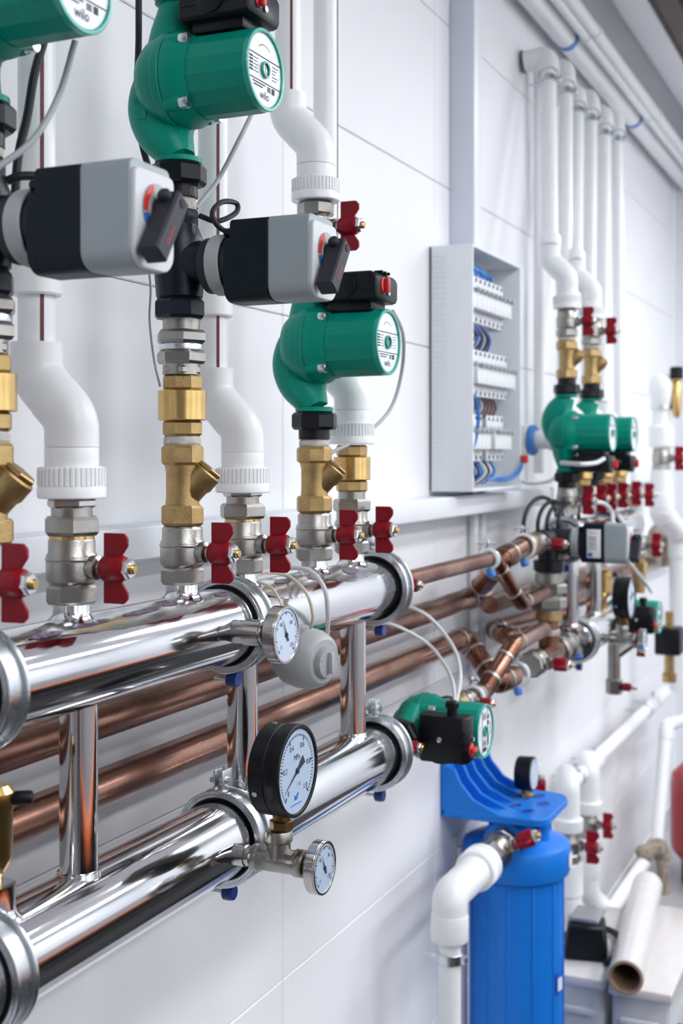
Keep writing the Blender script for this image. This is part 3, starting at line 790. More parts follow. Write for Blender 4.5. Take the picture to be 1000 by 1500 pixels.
# pump without mixing valve
put('strainer', make_strainer, (XE, -MO, 1.372), (0, 0, 0), 'brass strainer under the black union of the pump beside the fuse box', 'brass y strainers')
put('pump', make_pump, (XE, -MO, 1.5058), (0, 0, 0), 'green circulation pump between the actuator and the fuse box', 'green circulation pumps')
valve(XE + 0.004, 1.7870, 'nickel ball valve with red handle above the pump beside the fuse box', rot=(0, R(180), 0))
put('check', make_check_valve, (XF, -MO, 1.396), (0, 0, 0), 'polished brass check valve under a white ribbed collar, nearest the fuse box', 'brass check valves')
MBx = thing('hex_adapter', 'nickel hex adapter under the brass check valve by the fuse box', 'pipe fitting', (XF, -MO, 1.372))
MB().hexa(0.0275, -0.004, 0.014, phase=0.2).build('hex_nut', 'nickel', MBx)
MB().lathe([(0.0195, 0.013), (0.0195, 0.025)], n=24).build('sleeve', 'nickel', MBx)
put('sunion', make_single_union, (XB, -MO, 1.372), (0, 0, 0), 'nickel hex union under the largest white collar', 'nickel hex unions')
put('sunion', make_single_union, (XD, -MO, 1.372), (0, 0, 0), 'nickel hex union under the second white collar', 'nickel hex unions')
EG = 'white offset elbows'
put('selbow', make_s_elbow, (XB, -MO, 1.408), (0, 0, 0), 'largest white plastic offset elbow with ribbed collar, at left', EG)
put('selbow', make_s_elbow, (XD, -MO, 1.404), (0, 0, 0), 'white plastic offset elbow with ribbed collar right of the brass check valve', EG)
put('selbow', make_s_elbow, (XE + 0.004, -MO, 1.788), (0, 0, 0), 'white plastic offset elbow high above the pump beside the fuse box', EG)
put('selbow', make_s_elbow, (XF, -MO, 1.464), (0, 0, 0), 'white plastic offset elbow half hidden behind the pump beside the fuse box', EG)

def riser(x, o, z0, z1, r, lab, stripe=None, coupling=None, group='white wall risers', lean=0.0, clampz=None):
    t = thing('riser_pipe', lab, 'pipe', (x, -o, z0), (0, lean, 0), group)
    L = z1 - z0
    MB().lathe([(r, 0), (r, L)], n=32).build('tube', 'ppr', t)
    if stripe is not None:
        M = Matrix.Rotation(R(stripe), 4, 'Z')
        mb = MB(); vs = []; fs = []
        for i, z in enumerate((0.001, L - 0.001)):
            for q in range(3):
                a = (-1 + q) * 0.10
                vs.append(M @ Vector(((r + 0.0004) * math.cos(a), (r + 0.0004) * math.sin(a), z)))
        mb._add(vs, [(0, 1, 4, 3), (1, 2, 5, 4)]).build('colour_stripe', 'stripe', t)
    if coupling:
        for c0, c1 in coupling:
            MB().lathe([(r + 0.005, c0 - z0), (r + 0.0065, c0 - z0 + 0.002), (r + 0.0065, c1 - z0 - 0.002), (r + 0.005, c1 - z0)], n=32).build('coupling', 'ppr', t)
    if clampz:
        band = MB().ring(r + 0.0005, r + 0.004, clampz - z0 - 0.009, clampz - z0 + 0.009, n=28)
        band.box((0, -r - 0.007, clampz - z0), (0.016, 0.012, 0.016), 0.003)
        band.lathe([(0.004, 0), (0.004, min(0.03, o - r - 0.002))], (0, r + 0.002, clampz - z0), (0, 1, 0), 10)
        band.build('clamp_band', 'zinc', t)
    return t
RO = MO - SH
riser(XB, RO, 1.554, 2.715, 0.0180, 'white riser pipe with dark red stripe above the largest offset elbow', -126, ((1.602, 1.650),))
riser(XD, RO, 1.550, 2.715, 0.0180, 'white riser pipe with dark red stripe behind the centre actuator', -130, ((1.615, 1.665),))
riser(XE + 0.004, RO, 1.934, 2.715, 0.0180, 'white riser pipe with stripe beside the largest pump\'s name plate', -140)
riser(XF, RO, 1.610, 2.715, 0.0180, 'white riser pipe with stripe on its far edge, left of the lilac duct', -85)

# ---------------------------------------------------------------- gauges and small devices on the manifolds
put('thermo', make_thermometer, (1.238, -0.216, 1.253), (0, 0, 0), 'chrome dial thermometer screwed into the upper front manifold', 'dial thermometers')
t = thing('gauge_tee', 'nickel tee fitting that carries the black pressure gauge', 'pipe fitting', (1.2388, -0.212, ZL))
MB().lathe([(0.0120, -0.004), (0.0120, 0.020), (0.0105, 0.021), (0.0105, 0.030)], (0, 0, 0), (0, -1, 0), 22).build('socket', 'nickel_bright', t)
MB().lathe([(0.0140, 0.028), (0.0150, 0.030), (0.0150, 0.038), (0.0130, 0.041), (0.0130, 0.078), (0.0150, 0.081), (0.0150, 0.090), (0.0140, 0.092)], (0, 0, 0), (0, -1, 0), 24).build('tee_run', 'nickel', t)
MB().lathe([(0.0128, 0), (0.0128, 0.020), (0.0150, 0.022), (0.0150, 0.031), (0.0140, 0.033)], (0, -0.0600, 0), (0, 0, 1), 24).build('tee_branch', 'nickel', t)
put('gauge', make_gauge, (1.2388, -0.2745, ZL + 0.032), (0, 0, 0), 'large round black pressure gauge on the lower front manifold', 'pressure gauges')
t = thing('dial_thermometer', 'small chrome dial thermometer below the black pressure gauge', 'thermometer', (1.2388, -0.304, ZL - 0.001), group='dial thermometers')
MB().hexa(0.0105, -0.002, 0.010, (0, 0, 0), (0, -1, 0), n=12).build('brass_collar', 'bronze_dark', t)
dial_case(t, 0.0285, 0.0095, 0.0125)

t = thing('air_vent', 'brass automatic air vent with black cap on the lower manifold', 'air vent', (0.886, -MO, ZL + 0.062))
MB().lathe([(0.006, 0), (0.006, 0.014), (0.011, 0.022), (0.0152, 0.032), (0.0152, 0.072), (0.0165, 0.074), (0.0165, 0.088), (0.012, 0.094)], n=28).build('body', 'brass', t)
MB().lathe([(0.006, 0), (0.0065, 0.002), (0.0065, 0.014), (0.0055, 0.016)], (0.008, -0.014, 0.082), (0.5, -0.86, 0), 14).build('vent_cap', 'black_plastic', t)

p = at(440, 962, 0.2)
t = thing('pipe_thermostat', 'light grey dome-shaped thermostat hanging under the upper manifold', 'thermostat', p)
MB().lathe([(0.012, 0.032), (0.028, 0.026), (0.036, 0.012), (0.0385, -0.006), (0.0375, -0.022), (0.033, -0.034), (0.027, -0.039)], (0, 0, 0), (0.25, 0.95, 0.05), 36).build('dome', 'grey_plastic', t)
dr = Vector((-0.25, -0.95, -0.05)).normalized()
kb = MB().lathe([(0.0200, 0.038), (0.0200, 0.044), (0.0185, 0.047)], (0, 0, 0), dr, 30)
kb.box(dr * 0.049, (0.007, 0.008, 0.026), 0.002)
dl = kb.build('temperature_dial', 'grey_plastic', t)
dm = MB(); Fd = frame(dr * 0.0474, Vector((0.97, -0.25, 0)).normalized(), (0, 0, 1)); dial_face(dm, 0.019, Fd, 13, 250, -70, 3)
dm.build('dial_marks', 'ink', dl, smooth=0)
MB().box(p * 0 + Vector((0.0, 0.008, 0.036)), (0.03, 0.04, 0.02), 0.004).build('saddle', 'grey_plastic', t)

def cable(pts, r, material, lab, name='cable', group=None, n=8, cat='cable'):
    w = smooth_path(pts, n)
    o = w[0].copy()
    ob = MB().tube([q - o for q in w], r, 10).build(name, material, None, loc=o)
    return tag(ob, lab, cat, group)
cable([at(352, 850, 0.13), at(400, 835, 0.15), at(448, 834, 0.20), at(474, 860, 0.235), at(480, 900, 0.235), at(479, 935, 0.22)], 0.0030, 'cable_white', 'white cable arching over the manifold into the grey thermostat')
cable([at(372, 850, 0.175), at(398, 862, 0.213), at(412, 885, 0.232), at(418, 905, 0.232)], 0.0018, 'tie_cream', 'cream cable tie wrapped on the upper manifold', 'cable_tie', cat='cable tie')
cable([at(380, 838, 0.16), at(420, 843, 0.19), at(448, 868, 0.225), at(458, 900, 0.232), at(455, 920, 0.225)], 0.0022, 'tie_cream', 'cream strap looping round the manifold beside the thermostat', 'strap', cat='strap')
cable([at(64, 60, 0.165), at(50, 110, 0.165), at(40, 170, 0.165), at(26, 235, 0.165), at(20, 330, 0.16)], 0.0042, 'cable_dark', 'black cable hanging behind the top left pump')
cable([at(203, -40, 0.09), at(203, 60, 0.09), at(201, 130, 0.09), at(206, 200, 0.09), at(222, 262, 0.10)], 0.0040, 'cable_dark', 'black cable hanging behind the largest pump')
cable([at(110, 60, 0.24), at(86, 140, 0.23), at(48, 205, 0.22), at(-10, 250, 0.20)], 0.0029, 'cable_grey', 'grey cable sweeping down left from the top left pump')
cable([at(372, 160, 0.20), at(350, 205, 0.20), at(320, 262, 0.19), at(287, 305, 0.185)], 0.0028, 'cable_grey', 'grey cable slanting down from the largest pump')
cable([at(10, 265, 0.19), at(30, 258, 0.20), at(66, 258, 0.215)], 0.0040, 'cable_dark', 'short black cable entering the nearest actuator')
cable([at(292, 316, 0.20), at(318, 324, 0.22), at(345, 312, 0.225), at(346, 298, 0.22), at(325, 296, 0.22), at(311, 312, 0.22), at(320, 332, 0.225), at(345, 346, 0.235)], 0.0030, 'cable_dark', 'dark grey cable curled in a loop above the centre actuator')
cable([at(196, 300, 0.10), at(219, 405, 0.12), at(219, 470, 0.12), at(226, 530, 0.125), at(234, 565, 0.15)], 0.0014, 'cable_grey', 'thin grey wire running down behind the centre nickel union')
cable([at(575, 455, 0.20), at(590, 490, 0.22), at(588, 545, 0.20), at(572, 598, 0.19), at(535, 636, 0.19), at(484, 664, 0.175)], 0.0028, 'cable_grey', 'grey cable bowing from the pump beside the fuse box to its strainer')

# ---------------------------------------------------------------- copper pipes and the lower pump
def pipe(pts, r, lab, material='copper', joints=(), rad=0.05, name='copper_pipe', cat='pipe', group=None, n=20, elbow_parts=None):
    w = [Vector(q) for q in pts]; o = w[0].copy()
    t = thing(name, lab, cat, o, group=group)
    w = [q - o for q in w]
    if elbow_parts:
        # straight lengths and wider soldered elbows as parts
        for i in range(len(w) - 1):
            MB().tube([w[i], w[i + 1]], r, n).build('tube', material, t)
        for i in range(1, len(w) - 1):
            d0 = min(elbow_parts, (w[i] - w[i - 1]).length * 0.46); d1 = min(elbow_parts, (w[i + 1] - w[i]).length * 0.46)
            a = w[i] + (w[i - 1] - w[i]).normalized() * d0; b = w[i] + (w[i + 1] - w[i]).normalized() * d1
            e = MB().tube(fillet([a, w[i], b], elbow_parts * 0.8, 8), r * 1.10, n).build('elbow', 'copper_elbow' if material == 'copper' else material, t)
            if material == 'copper':
                for q, s in ((a, w[i] - a), (b, w[i] - b)):
                    MB().ring(r * 1.0, r * 1.13, -0.0035, 0.002, q, s.normalized(), n).build('solder_ring', 'solder', e)
    else:
        MB().tube(fillet(w, rad, 8), r, n).build('tube', material, t)
    return t
U0 = at(560, 918, 0.08); L0 = at(560, 984, 0.08)
xe = at(694, 872, 0.08).x
pipe([(0.3, -0.08, U0.z), (xe, -0.08, U0.z), at(735, 818, 0.165), at(768, 800, MO)], 0.0212, 'upper long copper pipe running along the wall behind the standpipes', elbow_parts=0.040)
xl = at(680, 928, 0.08).x
pipe([(0.3, -0.08, L0.z), (xl, -0.08, L0.z), at(728, 1000, 0.165), at(752, 990, MO)], 0.0212, 'lower long copper pipe running along the wall behind the standpipes', elbow_parts=0.040)
xt0, xt1 = 1.840, at(716, 810, MO).x
pipe([(xt0, -MO, ZU), (xt1 + 0.03, -MO, ZU), at(762, 884, 0.2), at(797, 868, 0.2)], 0.0142, 'thin copper pipe leaving the end of the upper front manifold', elbow_parts=0.034)
pipe([at(716, 886, 0.08), at(880, 832, 0.08)], 0.0200, 'dark copper pipe behind the crossing elbows', rad=0.01)
pipe([at(900, 862, 0.08), at(722, 922, 0.08), at(742, 932, 0.13), at(790, 920, 0.13)], 0.0185, 'copper pipe doubling back behind the vertical copper drop', elbow_parts=0.036)
# valve and nut at the end of the upper manifold
SG = 'small horizontal ball valves'
valve(1.772, ZU, 'small ball valve with red handle at the end of the upper front manifold', SG, (0, R(90), 0), MO, 0.8)
t = thing('compression_nut', 'pale brass compression nut joining the upper manifold valve to thin copper pipe', 'pipe fitting', (1.823, -MO, ZU))
MB().lathe([(0.0165, 0), (0.0205, 0.002), (0.0205, 0.012), (0.0190, 0.013), (0.0190, 0.024), (0.0150, 0.027)], (0, 0, 0), (1, 0, 0), 24).build('nut', 'brass_cast', t)
MB().ring(0.0195, 0.0222, 0.004, 0.011, (0, 0, 0), (1, 0, 0), 28).build('flange_ring', 'tie_cream', t)
# pump hanging in the lower line, turned on its side
valve(1.772, ZL, 'small ball valve with red handle between lower manifold and sideways pump', SG, (0, R(90), 0), MO, 0.8)
put('pump', make_pump, (2.042, -MO, ZL), (0, R(-90), 0), 'green pump lying sideways above the blue filter, black box in front', 'green circulation pumps')
t = thing('compression_nut', 'brass nut beyond the sideways pump', 'pipe fitting', (2.082, -MO, ZL))
MB().hexa(0.0230, 0, 0.022, (0, 0, 0), (1, 0, 0)).build('nut', 'brass', t)
MB().lathe([(0.0185, 0.022), (0.0185, 0.060)], (0, 0, 0), (1, 0, 0), 20).build('sleeve', 'brass_cast', t)
valve(2.140, ZL, 'small ball valve with red handle just beyond the sideways pump', SG, (0, R(90), 0), MO, 0.8)
pipe([(2.190, -MO, ZL), (2.275, -MO, ZL), at(752, 944, 0.205), at(796, 922, 0.2)], 0.0165, 'bright copper elbow pipe climbing from the sideways pump line', elbow_parts=0.034)
cable([at(556, 886, 0.10), at(590, 886, 0.11), at(628, 904, 0.13), at(662, 945, 0.18), at(674, 985, 0.235), at(668, 1030, 0.249)], 0.0034, 'cable_white', 'upper light grey cable arching down to the sideways pump')
cable([at(540, 908, 0.10), at(580, 917, 0.11), at(625, 942, 0.14), at(650, 972, 0.19), at(663, 1000, 0.235), at(666, 1032, 0.249)], 0.0030, 'cable_white', 'lower light grey cable arching down to the sideways pump')

def ring_clamp(p, r, axis, lab, group='white pipe clamps', plug=True):
    t = thing('pipe_clamp', lab, 'pipe clamp', p, group=group)
    MB().ring(r + 0.0006, r + 0.007, -0.006, 0.006, (0, 0, 0), axis, 28).build('band', 'ppr', t)
    MB().ring(r + 0.006, r + 0.0078, -0.0035, 0.0035, (0, 0, 0), axis, 28).build('zinc_band', 'zinc', t)
    MB().box((0, 0.004, r + 0.014), (0.012, 0.010, 0.018), 0.003).build('lug', 'zinc', t)
    MB().lathe([(0.0030, 0), (0.0030, 0.034)], (0, -0.012, r + 0.016), (0, 1, 0), 10).build('screw', 'zinc', t)
    if plug:
        MB().lathe([(0.007, 0), (0.009, 0.004), (0.009, 0.014), (0.007, 0.018)], (0, -0.006, -r - 0.020), (0, 0.3, 1), 14).build('blue_plug', 'blue_light', t)
    return t
X = (1, 0, 0)
ring_clamp(Vector((xt1, -MO, ZU)), 0.0142, X, 'white clamp with blue plug on the thin copper pipe')
pu = at(768, 800, MO)
ring_clamp(Vector((pu.x - 0.012, -MO, pu.z)), 0.0212, X, 'white clamp on the copper elbow before the far mixing valve')
ring_clamp(Vector((2.212, -MO, ZL)), 0.0165, X, 'white clamp on copper just past the sideways pump\'s valve')
pl = at(756, 988, MO)
ring_clamp(Vector((pl.x, -MO, pl.z)), 0.0212, X, 'white clamp on the lower copper elbow before the far manifold')

# ---------------------------------------------------------------- second manifold group, farther along the wall
zf = pu.z
t = thing('pipe_union', 'brass and nickel union between the copper elbow and far mixing valve', 'pipe fitting', (pu.x, -MO, zf))
MB().lathe([(0.024, 0), (0.027, 0.004), (0.027, 0.024), (0.025, 0.028)], (0, 0, 0), X, 24).build('brass_ring', 'brass_cast', t)
MB().hexa(0.0270, 0.028, 0.050, (0, 0, 0), X).build('hex_nut', 'nickel', t)
valve(pu.x + 0.050, zf, 'ball valve with red handle feeding the far mixing valve', 'far ball valves', (0, R(90), 0))
xm = pu.x + 0.114
t = thing('mixing_valve', 'dark three-way mixing valve far along the wall beside coiled cable', 'mixing valve', (xm, -MO, zf), group='dark mixing valves')
MB().lathe([(0.024, 0), (0.027, 0.003), (0.027, 0.020), (0.023, 0.024), (0.026, 0.06), (0.026, 0.10), (0.022, 0.14), (0.024, 0.142), (0.024, 0.16)], (0, 0, 0), X, 28).build('body', 'lever_grey', t)
MB().lathe([(0.024, 0), (0.024, 0.042), (0.034, 0.044), (0.034, 0.066), (0.030, 0.069)], (0.08, 0, 0), (0, 0, -1), 28).build('lower_port', 'black_iron', t)
MB().lathe([(0.026, 0), (0.026, 0.05)], (0.08, 0, 0), (0, -1, 0), 24).build('spindle_boss', 'cable_dark', t)
xv = xm + 0.08
t = put('actu', make_actuator, (xv + 0.02, -MO, zf - 0.004), (0, 0, 0), 'grey and navy valve actuator with printed label, far along the wall', 'valve actuators')
lb = MB().box((-0.0299, -0.102, 0.0), (0.0012, 0.030, 0.062), 0.0004).build('label', 'label_white', t)
lp = MB(); Fl = frame((-0.0308, -0.102, 0), (0, -1, 0), (0, 0, 1))
lp.text('Danfoss', 0.0065, Fl @ Matrix.Translation((0, 0.024, 0.0)))
lp.build('label_print', 'ink_red', lb, smooth=0)
lq = MB()
for z in (0.014, 0.010, 0.005, 0.000, -0.005, -0.011): lq.prism([(-0.011, z - 0.0007), (0.006, z - 0.0007), (0.006, z + 0.0007), (-0.011, z + 0.0007)], Fl, 0.0004)
lq.build('label_print', 'ink', lb, smooth=0)
MB().box((-0.0307, -0.094, -0.024), (0.0006, 0.010, 0.008)).build('label_print', 'ink_blue', lb)
ch = zf - 0.072
t = thing('pipe_union', 'large nickel hex union below the far mixing valve', 'pipe fitting', (xv, -MO, ch))
MB().lathe([(0.031, 0), (0.031, -0.020), (0.027, -0.021), (0.027, -0.085)], n=24).build('sleeve', 'nickel', t)
MB().hexa(0.0400, -0.048, -0.022, phase=0.2).build('hex_nut', 'nickel', t)
MB().hexa(0.0400, -0.080, -0.053, phase=0.4).build('hex_nut', 'nickel', t)
zd = ch - 0.085
t = thing('copper_drop', 'vertical copper drop below the far mixing valve with soldered tee', 'pipe', (xv, -MO, zd))
MB().lathe([(0.029, 0), (0.029, -0.018), (0.024, -0.020)], n=24).build('brass_sleeve', 'brass_cast', t)
MB().lathe([(0.0225, -0.018), (0.0225, zd * -1 + ZL)], n=24).build('tube', 'copper', t)
MB().ring(0.0222, 0.0255, 0, 0.012, (0, 0, ZL - zd + 0.045), (0, 0, 1), 24).build('solder_ring', 'solder', t)
MB().tube([(-0.075, 0, ZL - zd), (0.07, 0, ZL - zd)], 0.0235, 20).build('tee_run', 'copper_elbow', t)
t = thing('pipe_union', 'nickel valve body joining the far lower manifold and copper tee', 'pipe fitting', (xv + 0.07, -MO, ZL))
MB().lathe([(0.026, 0), (0.030, 0.004), (0.030, 0.03), (0.024, 0.034), (0.024, 0.06), (0.032, 0.064), (0.032, 0.09), (0.026, 0.094), (0.026, 0.12)], (0, 0, 0), X, 24).build('body', 'nickel', t)
valve(xv - 0.155, ZL, 'ball valve with red handle left of the copper tee on the low line', 'far ball valves', (0, R(90), 0), MO, 1.15)

# far manifolds
XH = at(830, 700, MO).x
x2l = at(842, 940, MO).x
manifold('far upper chrome manifold behind the printed actuator', XH - 0.06, XH + 0.72, ZU, [])
manifold('far lower chrome manifold below the printed actuator', x2l - 0.01, 3.37, ZL, [])
for x, z, lab in ((x2l + 0.01, ZL, 'zinc band clamp on the near end of the far lower manifold'), (XH + 0.40, ZU, 'zinc band clamp on the far upper manifold'), (XH - 0.03, ZU, 'zinc band clamp on the near end of the far upper manifold')):
    put('clamp', make_clamp, (x, -MO, z), (0, 0, 0), lab, 'clamps on the far manifolds')
for px, lab in ((835, 'grey chrome standpipe just right of the large nickel union'), (869, 'grey chrome standpipe below the printed actuator')):
    t = thing('standpipe', lab, 'pipe', (at(px, 850, MO).x, -MO, ZL), group='far chrome standpipes')
    MB().lathe([(0.0183, 0.036), (0.0183, ZU - ZL - 0.036)], n=24).build('tube', 'chrome', t)
    MB().lathe([(0.0215, 0.040), (0.0205, 0.0455), (0.0183, 0.0465)], n=24).build('weld_seam', 'chrome', t)

XI = at(866, 700, MO).x
RX = R(180)
for x, w in ((XH, 'nearer'), (XI, 'farther')):
    valve(x, ZV, 'nickel ball valve below the %s of the two far pumps' % w, 'far ball valves')
    put('pump', make_pump, (x, -MO, 1.5885), (0, RX, 0), '%s of two far green pumps with black box underneath' % w, 'green circulation pumps')
    put('strainer', make_strainer, (x, -MO, 1.625), (0, 0, 0), 'brass strainer above the %s of two far pumps' % w, 'brass y strainers')
    valve(x, 1.722, 'nickel ball valve with red handle above the %s far pump' % w, 'far ball valves')
    put('selbow', make_s_elbow, (x, -MO, 1.787), (0, 0, 0), 'white offset elbow above the %s far pump' % w, EG)
# neighbouring risers standing between the far pumps
for k, (px, w) in enumerate(((851, 'between the two far pumps'), (884, 'right of the two far pumps'), (905, 'last but one on the far manifold'))):
    x = at(px, 700, MO).x
    valve(x, ZV, 'ball valve with red handle %s' % w, 'far ball valves')
    put('check', make_check_valve, (x, -MO, 1.373), (0, 0, 0), 'brass check valve %s' % w, 'brass check valves')
    put('selbow', make_s_elbow, (x, -MO, 1.442), (0, 0, 0), 'white offset elbow %s' % w, EG)
valve(at(925, 700, MO).x, ZV - 0.01, 'ball valve with red handle at the far end of the manifold', 'far ball valves')

# tall white risers with elbows turning into the wall
tops = [(812, 76, 834), (837, 96, None), (857, 116, None), (874, 134, None), (893, 158, None), (910, 176, None)]
names = ['nearest', 'second', 'third', 'fourth', 'fifth', 'farthest']
bots = [1.93, 1.585, 1.93, 1.585, 1.585, 1.36]
bx = [XH, at(851, 700, MO).x, XI, at(884, 700, MO).x, at(905, 700, MO).x, at(925, 700, MO).x + 0.05]
for k, (px, py, _) in enumerate(tops):
    TO = 0.072
    z1 = at(px - 6, py, TO).z
    x = bx[k]; xt = at(px - 7, py, TO).x
    lean = math.atan2(xt - x, z1 - bots[k])
    r_ = 0.0205 if k in (0, 4) else 0.0185
    t = riser(x, RO, bots[k], z1, r_, '%s of six tall white risers with elbows into the wall' % names[k], None, ((bots[k], bots[k] + 0.03),), 'tall white risers', lean, z1 - 0.045)
    L = (z1 - bots[k])
    t.rotation_euler.x = -math.atan2(RO - TO, L)
    e = MB().tube(fillet([(0, 0, L - 0.012), (0, 0, L + 0.034), (0, TO - 0.010, L + 0.034)], 0.03, 8), r_ + 0.007, 24)
    e.build('wall_elbow', 'ppr', t)
    MB().ring(r_ + 0.006, r_ + 0.0085, TO - 0.013, TO - 0.009, (0, 0, L + 0.034), (0, 1, 0), 24).build('wall_hole_rim', 'lever_grey', t)
    MB().ring(r_ + 0.002, r_ + 0.009, L - 0.020, L - 0.010, n=28).build('elbow_lip', 'ppr', t)
riser(at(789, 300, 0.03).x, 0.03, 1.40, at(789, 78, 0.03).z, 0.0135, 'thin white pipe hugging the wall left of the tall risers', None, None, 'tall white risers')

# conduits along the wall top
for k, (px, py, o, r_, lab) in enumerate(((905, 148, 0.05, 0.030, 'thick white pipe running along the top of the wall'), (925, 140, 0.105, 0.014, 'thin white conduit under the ceiling'), (935, 132, 0.13, 0.016, 'second white conduit under the ceiling'))):
    q = at(px, py, o)
    t = thing('ceiling_conduit', lab, 'conduit', (0.8, -o, q.z), group='conduits under the ceiling')
    MB().tube([(0, 0, 0), (ROOM_X1 - 0.8, 0, 0)], r_, 20).build('tube', 'ppr', t)
    for xx in (1.6, 2.6, 3.5):
        MB().ring(r_, r_ + 0.003, -0.012, 0.012, (xx, 0, 0), X, 20).build('holder', 'blue_light' if k == 0 else 'ppr', t)

# ---------------------------------------------------------------- open fuse box
EX0, EX1, EZ0, EZ1, ED = 2.453, 2.804, 1.373, 1.876, 0.0947
w, h = EX1 - EX0, EZ1 - EZ0
t = thing('fuse_box', 'open grey plastic fuse box on the wall with rows of breakers', 'fuse box', (EX0, 0, EZ0))
MB().box((w / 2, -0.004, h / 2), (w, 0.006, h), 0.001).build('back_plate', 'panel_in', t)
MB().box((0.003, -ED / 2, h / 2), (0.006, ED, h), 0.0015).build('side_panel', 'panel_grey', t)
MB().box((w - 0.003, -ED / 2, h / 2), (0.006, ED, h), 0.0015).build('side_panel', 'panel_grey', t)
MB().box((w / 2, -ED / 2, h - 0.003), (w - 0.012, ED, 0.006), 0.0015).build('top_panel', 'panel_in', t)
MB().box((w / 2, -ED / 2, 0.003), (w - 0.012, ED, 0.006), 0.0015).build('bottom_panel', 'panel_in', t)
for k in range(44):
    o_ = MB().box((-0.0006, -0.022, 0.02 + k * (h - 0.04) / 43), (0.0016, 0.030, 0.0030)).build('vent_rib', 'panel_grey', t) if k == 0 else rib.copy()
    if k == 0: rib = o_
    else:
        COL.objects.link(o_); o_.location = (0, 0, k * (h - 0.04) / 43)
MW = 0.0262
def make_breaker():
    b = thing('circuit_breaker', '', 'circuit breaker')
    MB().box((0, -0.022, 0), (MW - 0.001, 0.044, 0.086), 0.002).build('body', 'breaker_side', b)
    MB().box((0, -0.036, 0.032), (MW - 0.0015, 0.018, 0.021), 0.002).build('terminal_cover', 'breaker', b)
    MB().box((0, -0.036, -0.032), (MW - 0.0015, 0.018, 0.021), 0.002).build('terminal_cover', 'breaker', b)
    MB().box((0, -0.052, -0.006), (MW - 0.0015, 0.020, 0.030), 0.002).build('front', 'breaker', b)
    MB().box((0, -0.050, 0.013), (MW - 0.006, 0.020, 0.009), 0.002).build('recess', 'breaker_side', b)
    MB().box((0, -0.064, 0.011), (MW * 0.34, 0.014, 0.008), 0.002).build('toggle', 'cable_grey', b)
    for z in (0.036, -0.036):
        MB().lathe([(0.0042, 0), (0.0042, 0.001)], (0, -0.0450, z), (0, -1, 0), 10).build('terminal_screw', 'ink', b)
    return b
for row, (zr, n0, n1) in enumerate(((1.774, 0, 9), (1.620, 1, 10), (1.484, 0, 9))):
    rn = ('top', 'middle', 'bottom')[row]
    d = MB().box((0, 0, 0), (w - 0.05, 0.010, 0.034), 0.001).build('din_rail', 'zinc', None, loc=((EX0 + EX1) / 2, -0.0122, zr))
    tag(d, 'zinc mounting rail behind the %s row of breakers' % rn, 'mounting rail', 'rails in the fuse box')
    for k in range(n0, n1):
        if row == 2 and k == 4: continue
        put('breaker', make_breaker, (EX0 + 0.036 + k * MW * 1.16, -0.0175, zr), (0, 0, 0), 'white circuit breaker, number %s from the left in the %s row of the fuse box' % (('one', 'two', 'three', 'four', 'five', 'six', 'seven', 'eight', 'nine', 'ten', 'eleven')[k - n0], rn), 'breakers in the %s row' % rn, 1.16)
rw = random.Random(4)
def wire(p0, p1, sag, material, lab, grp, r=0.0022):
    p0, p1 = Vector(p0), Vector(p1)
    m = (p0 + p1) / 2 + Vector(sag)
    cable([p0, p0 * 0.6 + m * 0.4 + Vector((0, -0.004, 0)), m, p1 * 0.6 + m * 0.4 + Vector((0, -0.004, 0)), p1], r, material, lab, 'wire', grp, 5, 'wire')
for k in range(6):
    wire((EX0 + 0.10 + 0.008 * k, -0.045, EZ1 - 0.02), (EX0 + 0.05 + 0.034 * k, -0.058, 1.812), (0.03 + 0.02 * rw.random(), -0.012, 0.0), 'wire_blue', 'blue wire dropping from the top of the fuse box to the top breakers', 'blue wires at the top of the fuse box', 0.0034)
for k in range(6):
    wire((EX0 + 0.045 + 0.02 * k, -0.058, 1.730), (EX0 + 0.07 + 0.026 * k, -0.056, 1.668), (0.03 * rw.random(), -0.016, 0), 'wire_blue' if k % 2 else 'wire_brown', 'blue wire between the top and middle breaker rows' if k % 2 else 'brown wire between the top and middle breaker rows', 'blue wires between upper rows' if k % 2 else 'brown wires between upper rows', 0.0030)
for k in range(7):
    wire((EX0 + 0.07 + 0.024 * k, -0.058, 1.580), (EX0 + 0.05 + 0.028 * k, -0.056, 1.522), (0.02 * rw.random(), -0.014, 0), 'wire_brown', 'brown wire between the middle and bottom breaker rows', 'brown wires between lower rows', 0.0028)
for k in range(8):
    m_ = ('wire_blue', 'wire_blue', 'ink', 'wire_blue', 'cable_white', 'ink', 'cable_white', 'wire_blue')[k]
    nm = {'wire_blue': 'blue', 'ink': 'black', 'cable_white': 'white'}[m_]
    wire((EX0 + 0.05 + 0.024 * k, -0.058, 1.436), (EX0 + 0.05 + 0.02 * k, -0.05, EZ0 + 0.012), (0.02 * rw.random() - 0.01, -0.022, 0), m_, '%s wire below the bottom breakers in the fuse box' % nm, '%s wires at the bottom of the fuse box' % nm, 0.0032)
cable([(EX0 + 0.02, -0.085, 1.575), (EX0 + 0.035, -0.090, 1.560), (EX0 + 0.045, -0.092, 1.52), (EX0 + 0.03, -0.088, 1.47), (EX0 + 0.012, -0.08, 1.46)], 0.004, 'wire_blue', 'thick blue wire bowing out beside the fuse box edge', 'wire', cat='wire')
cable([(EX0 + 0.012, -0.07, 1.405), (EX0 + 0.03, -0.082, 1.40), (EX0 + 0.036, -0.08, 1.388), (EX0 + 0.03, -0.07, 1.380)], 0.005, 'wire_yellow', 'yellow wire end in the bottom corner of the fuse box', 'wire', cat='wire')
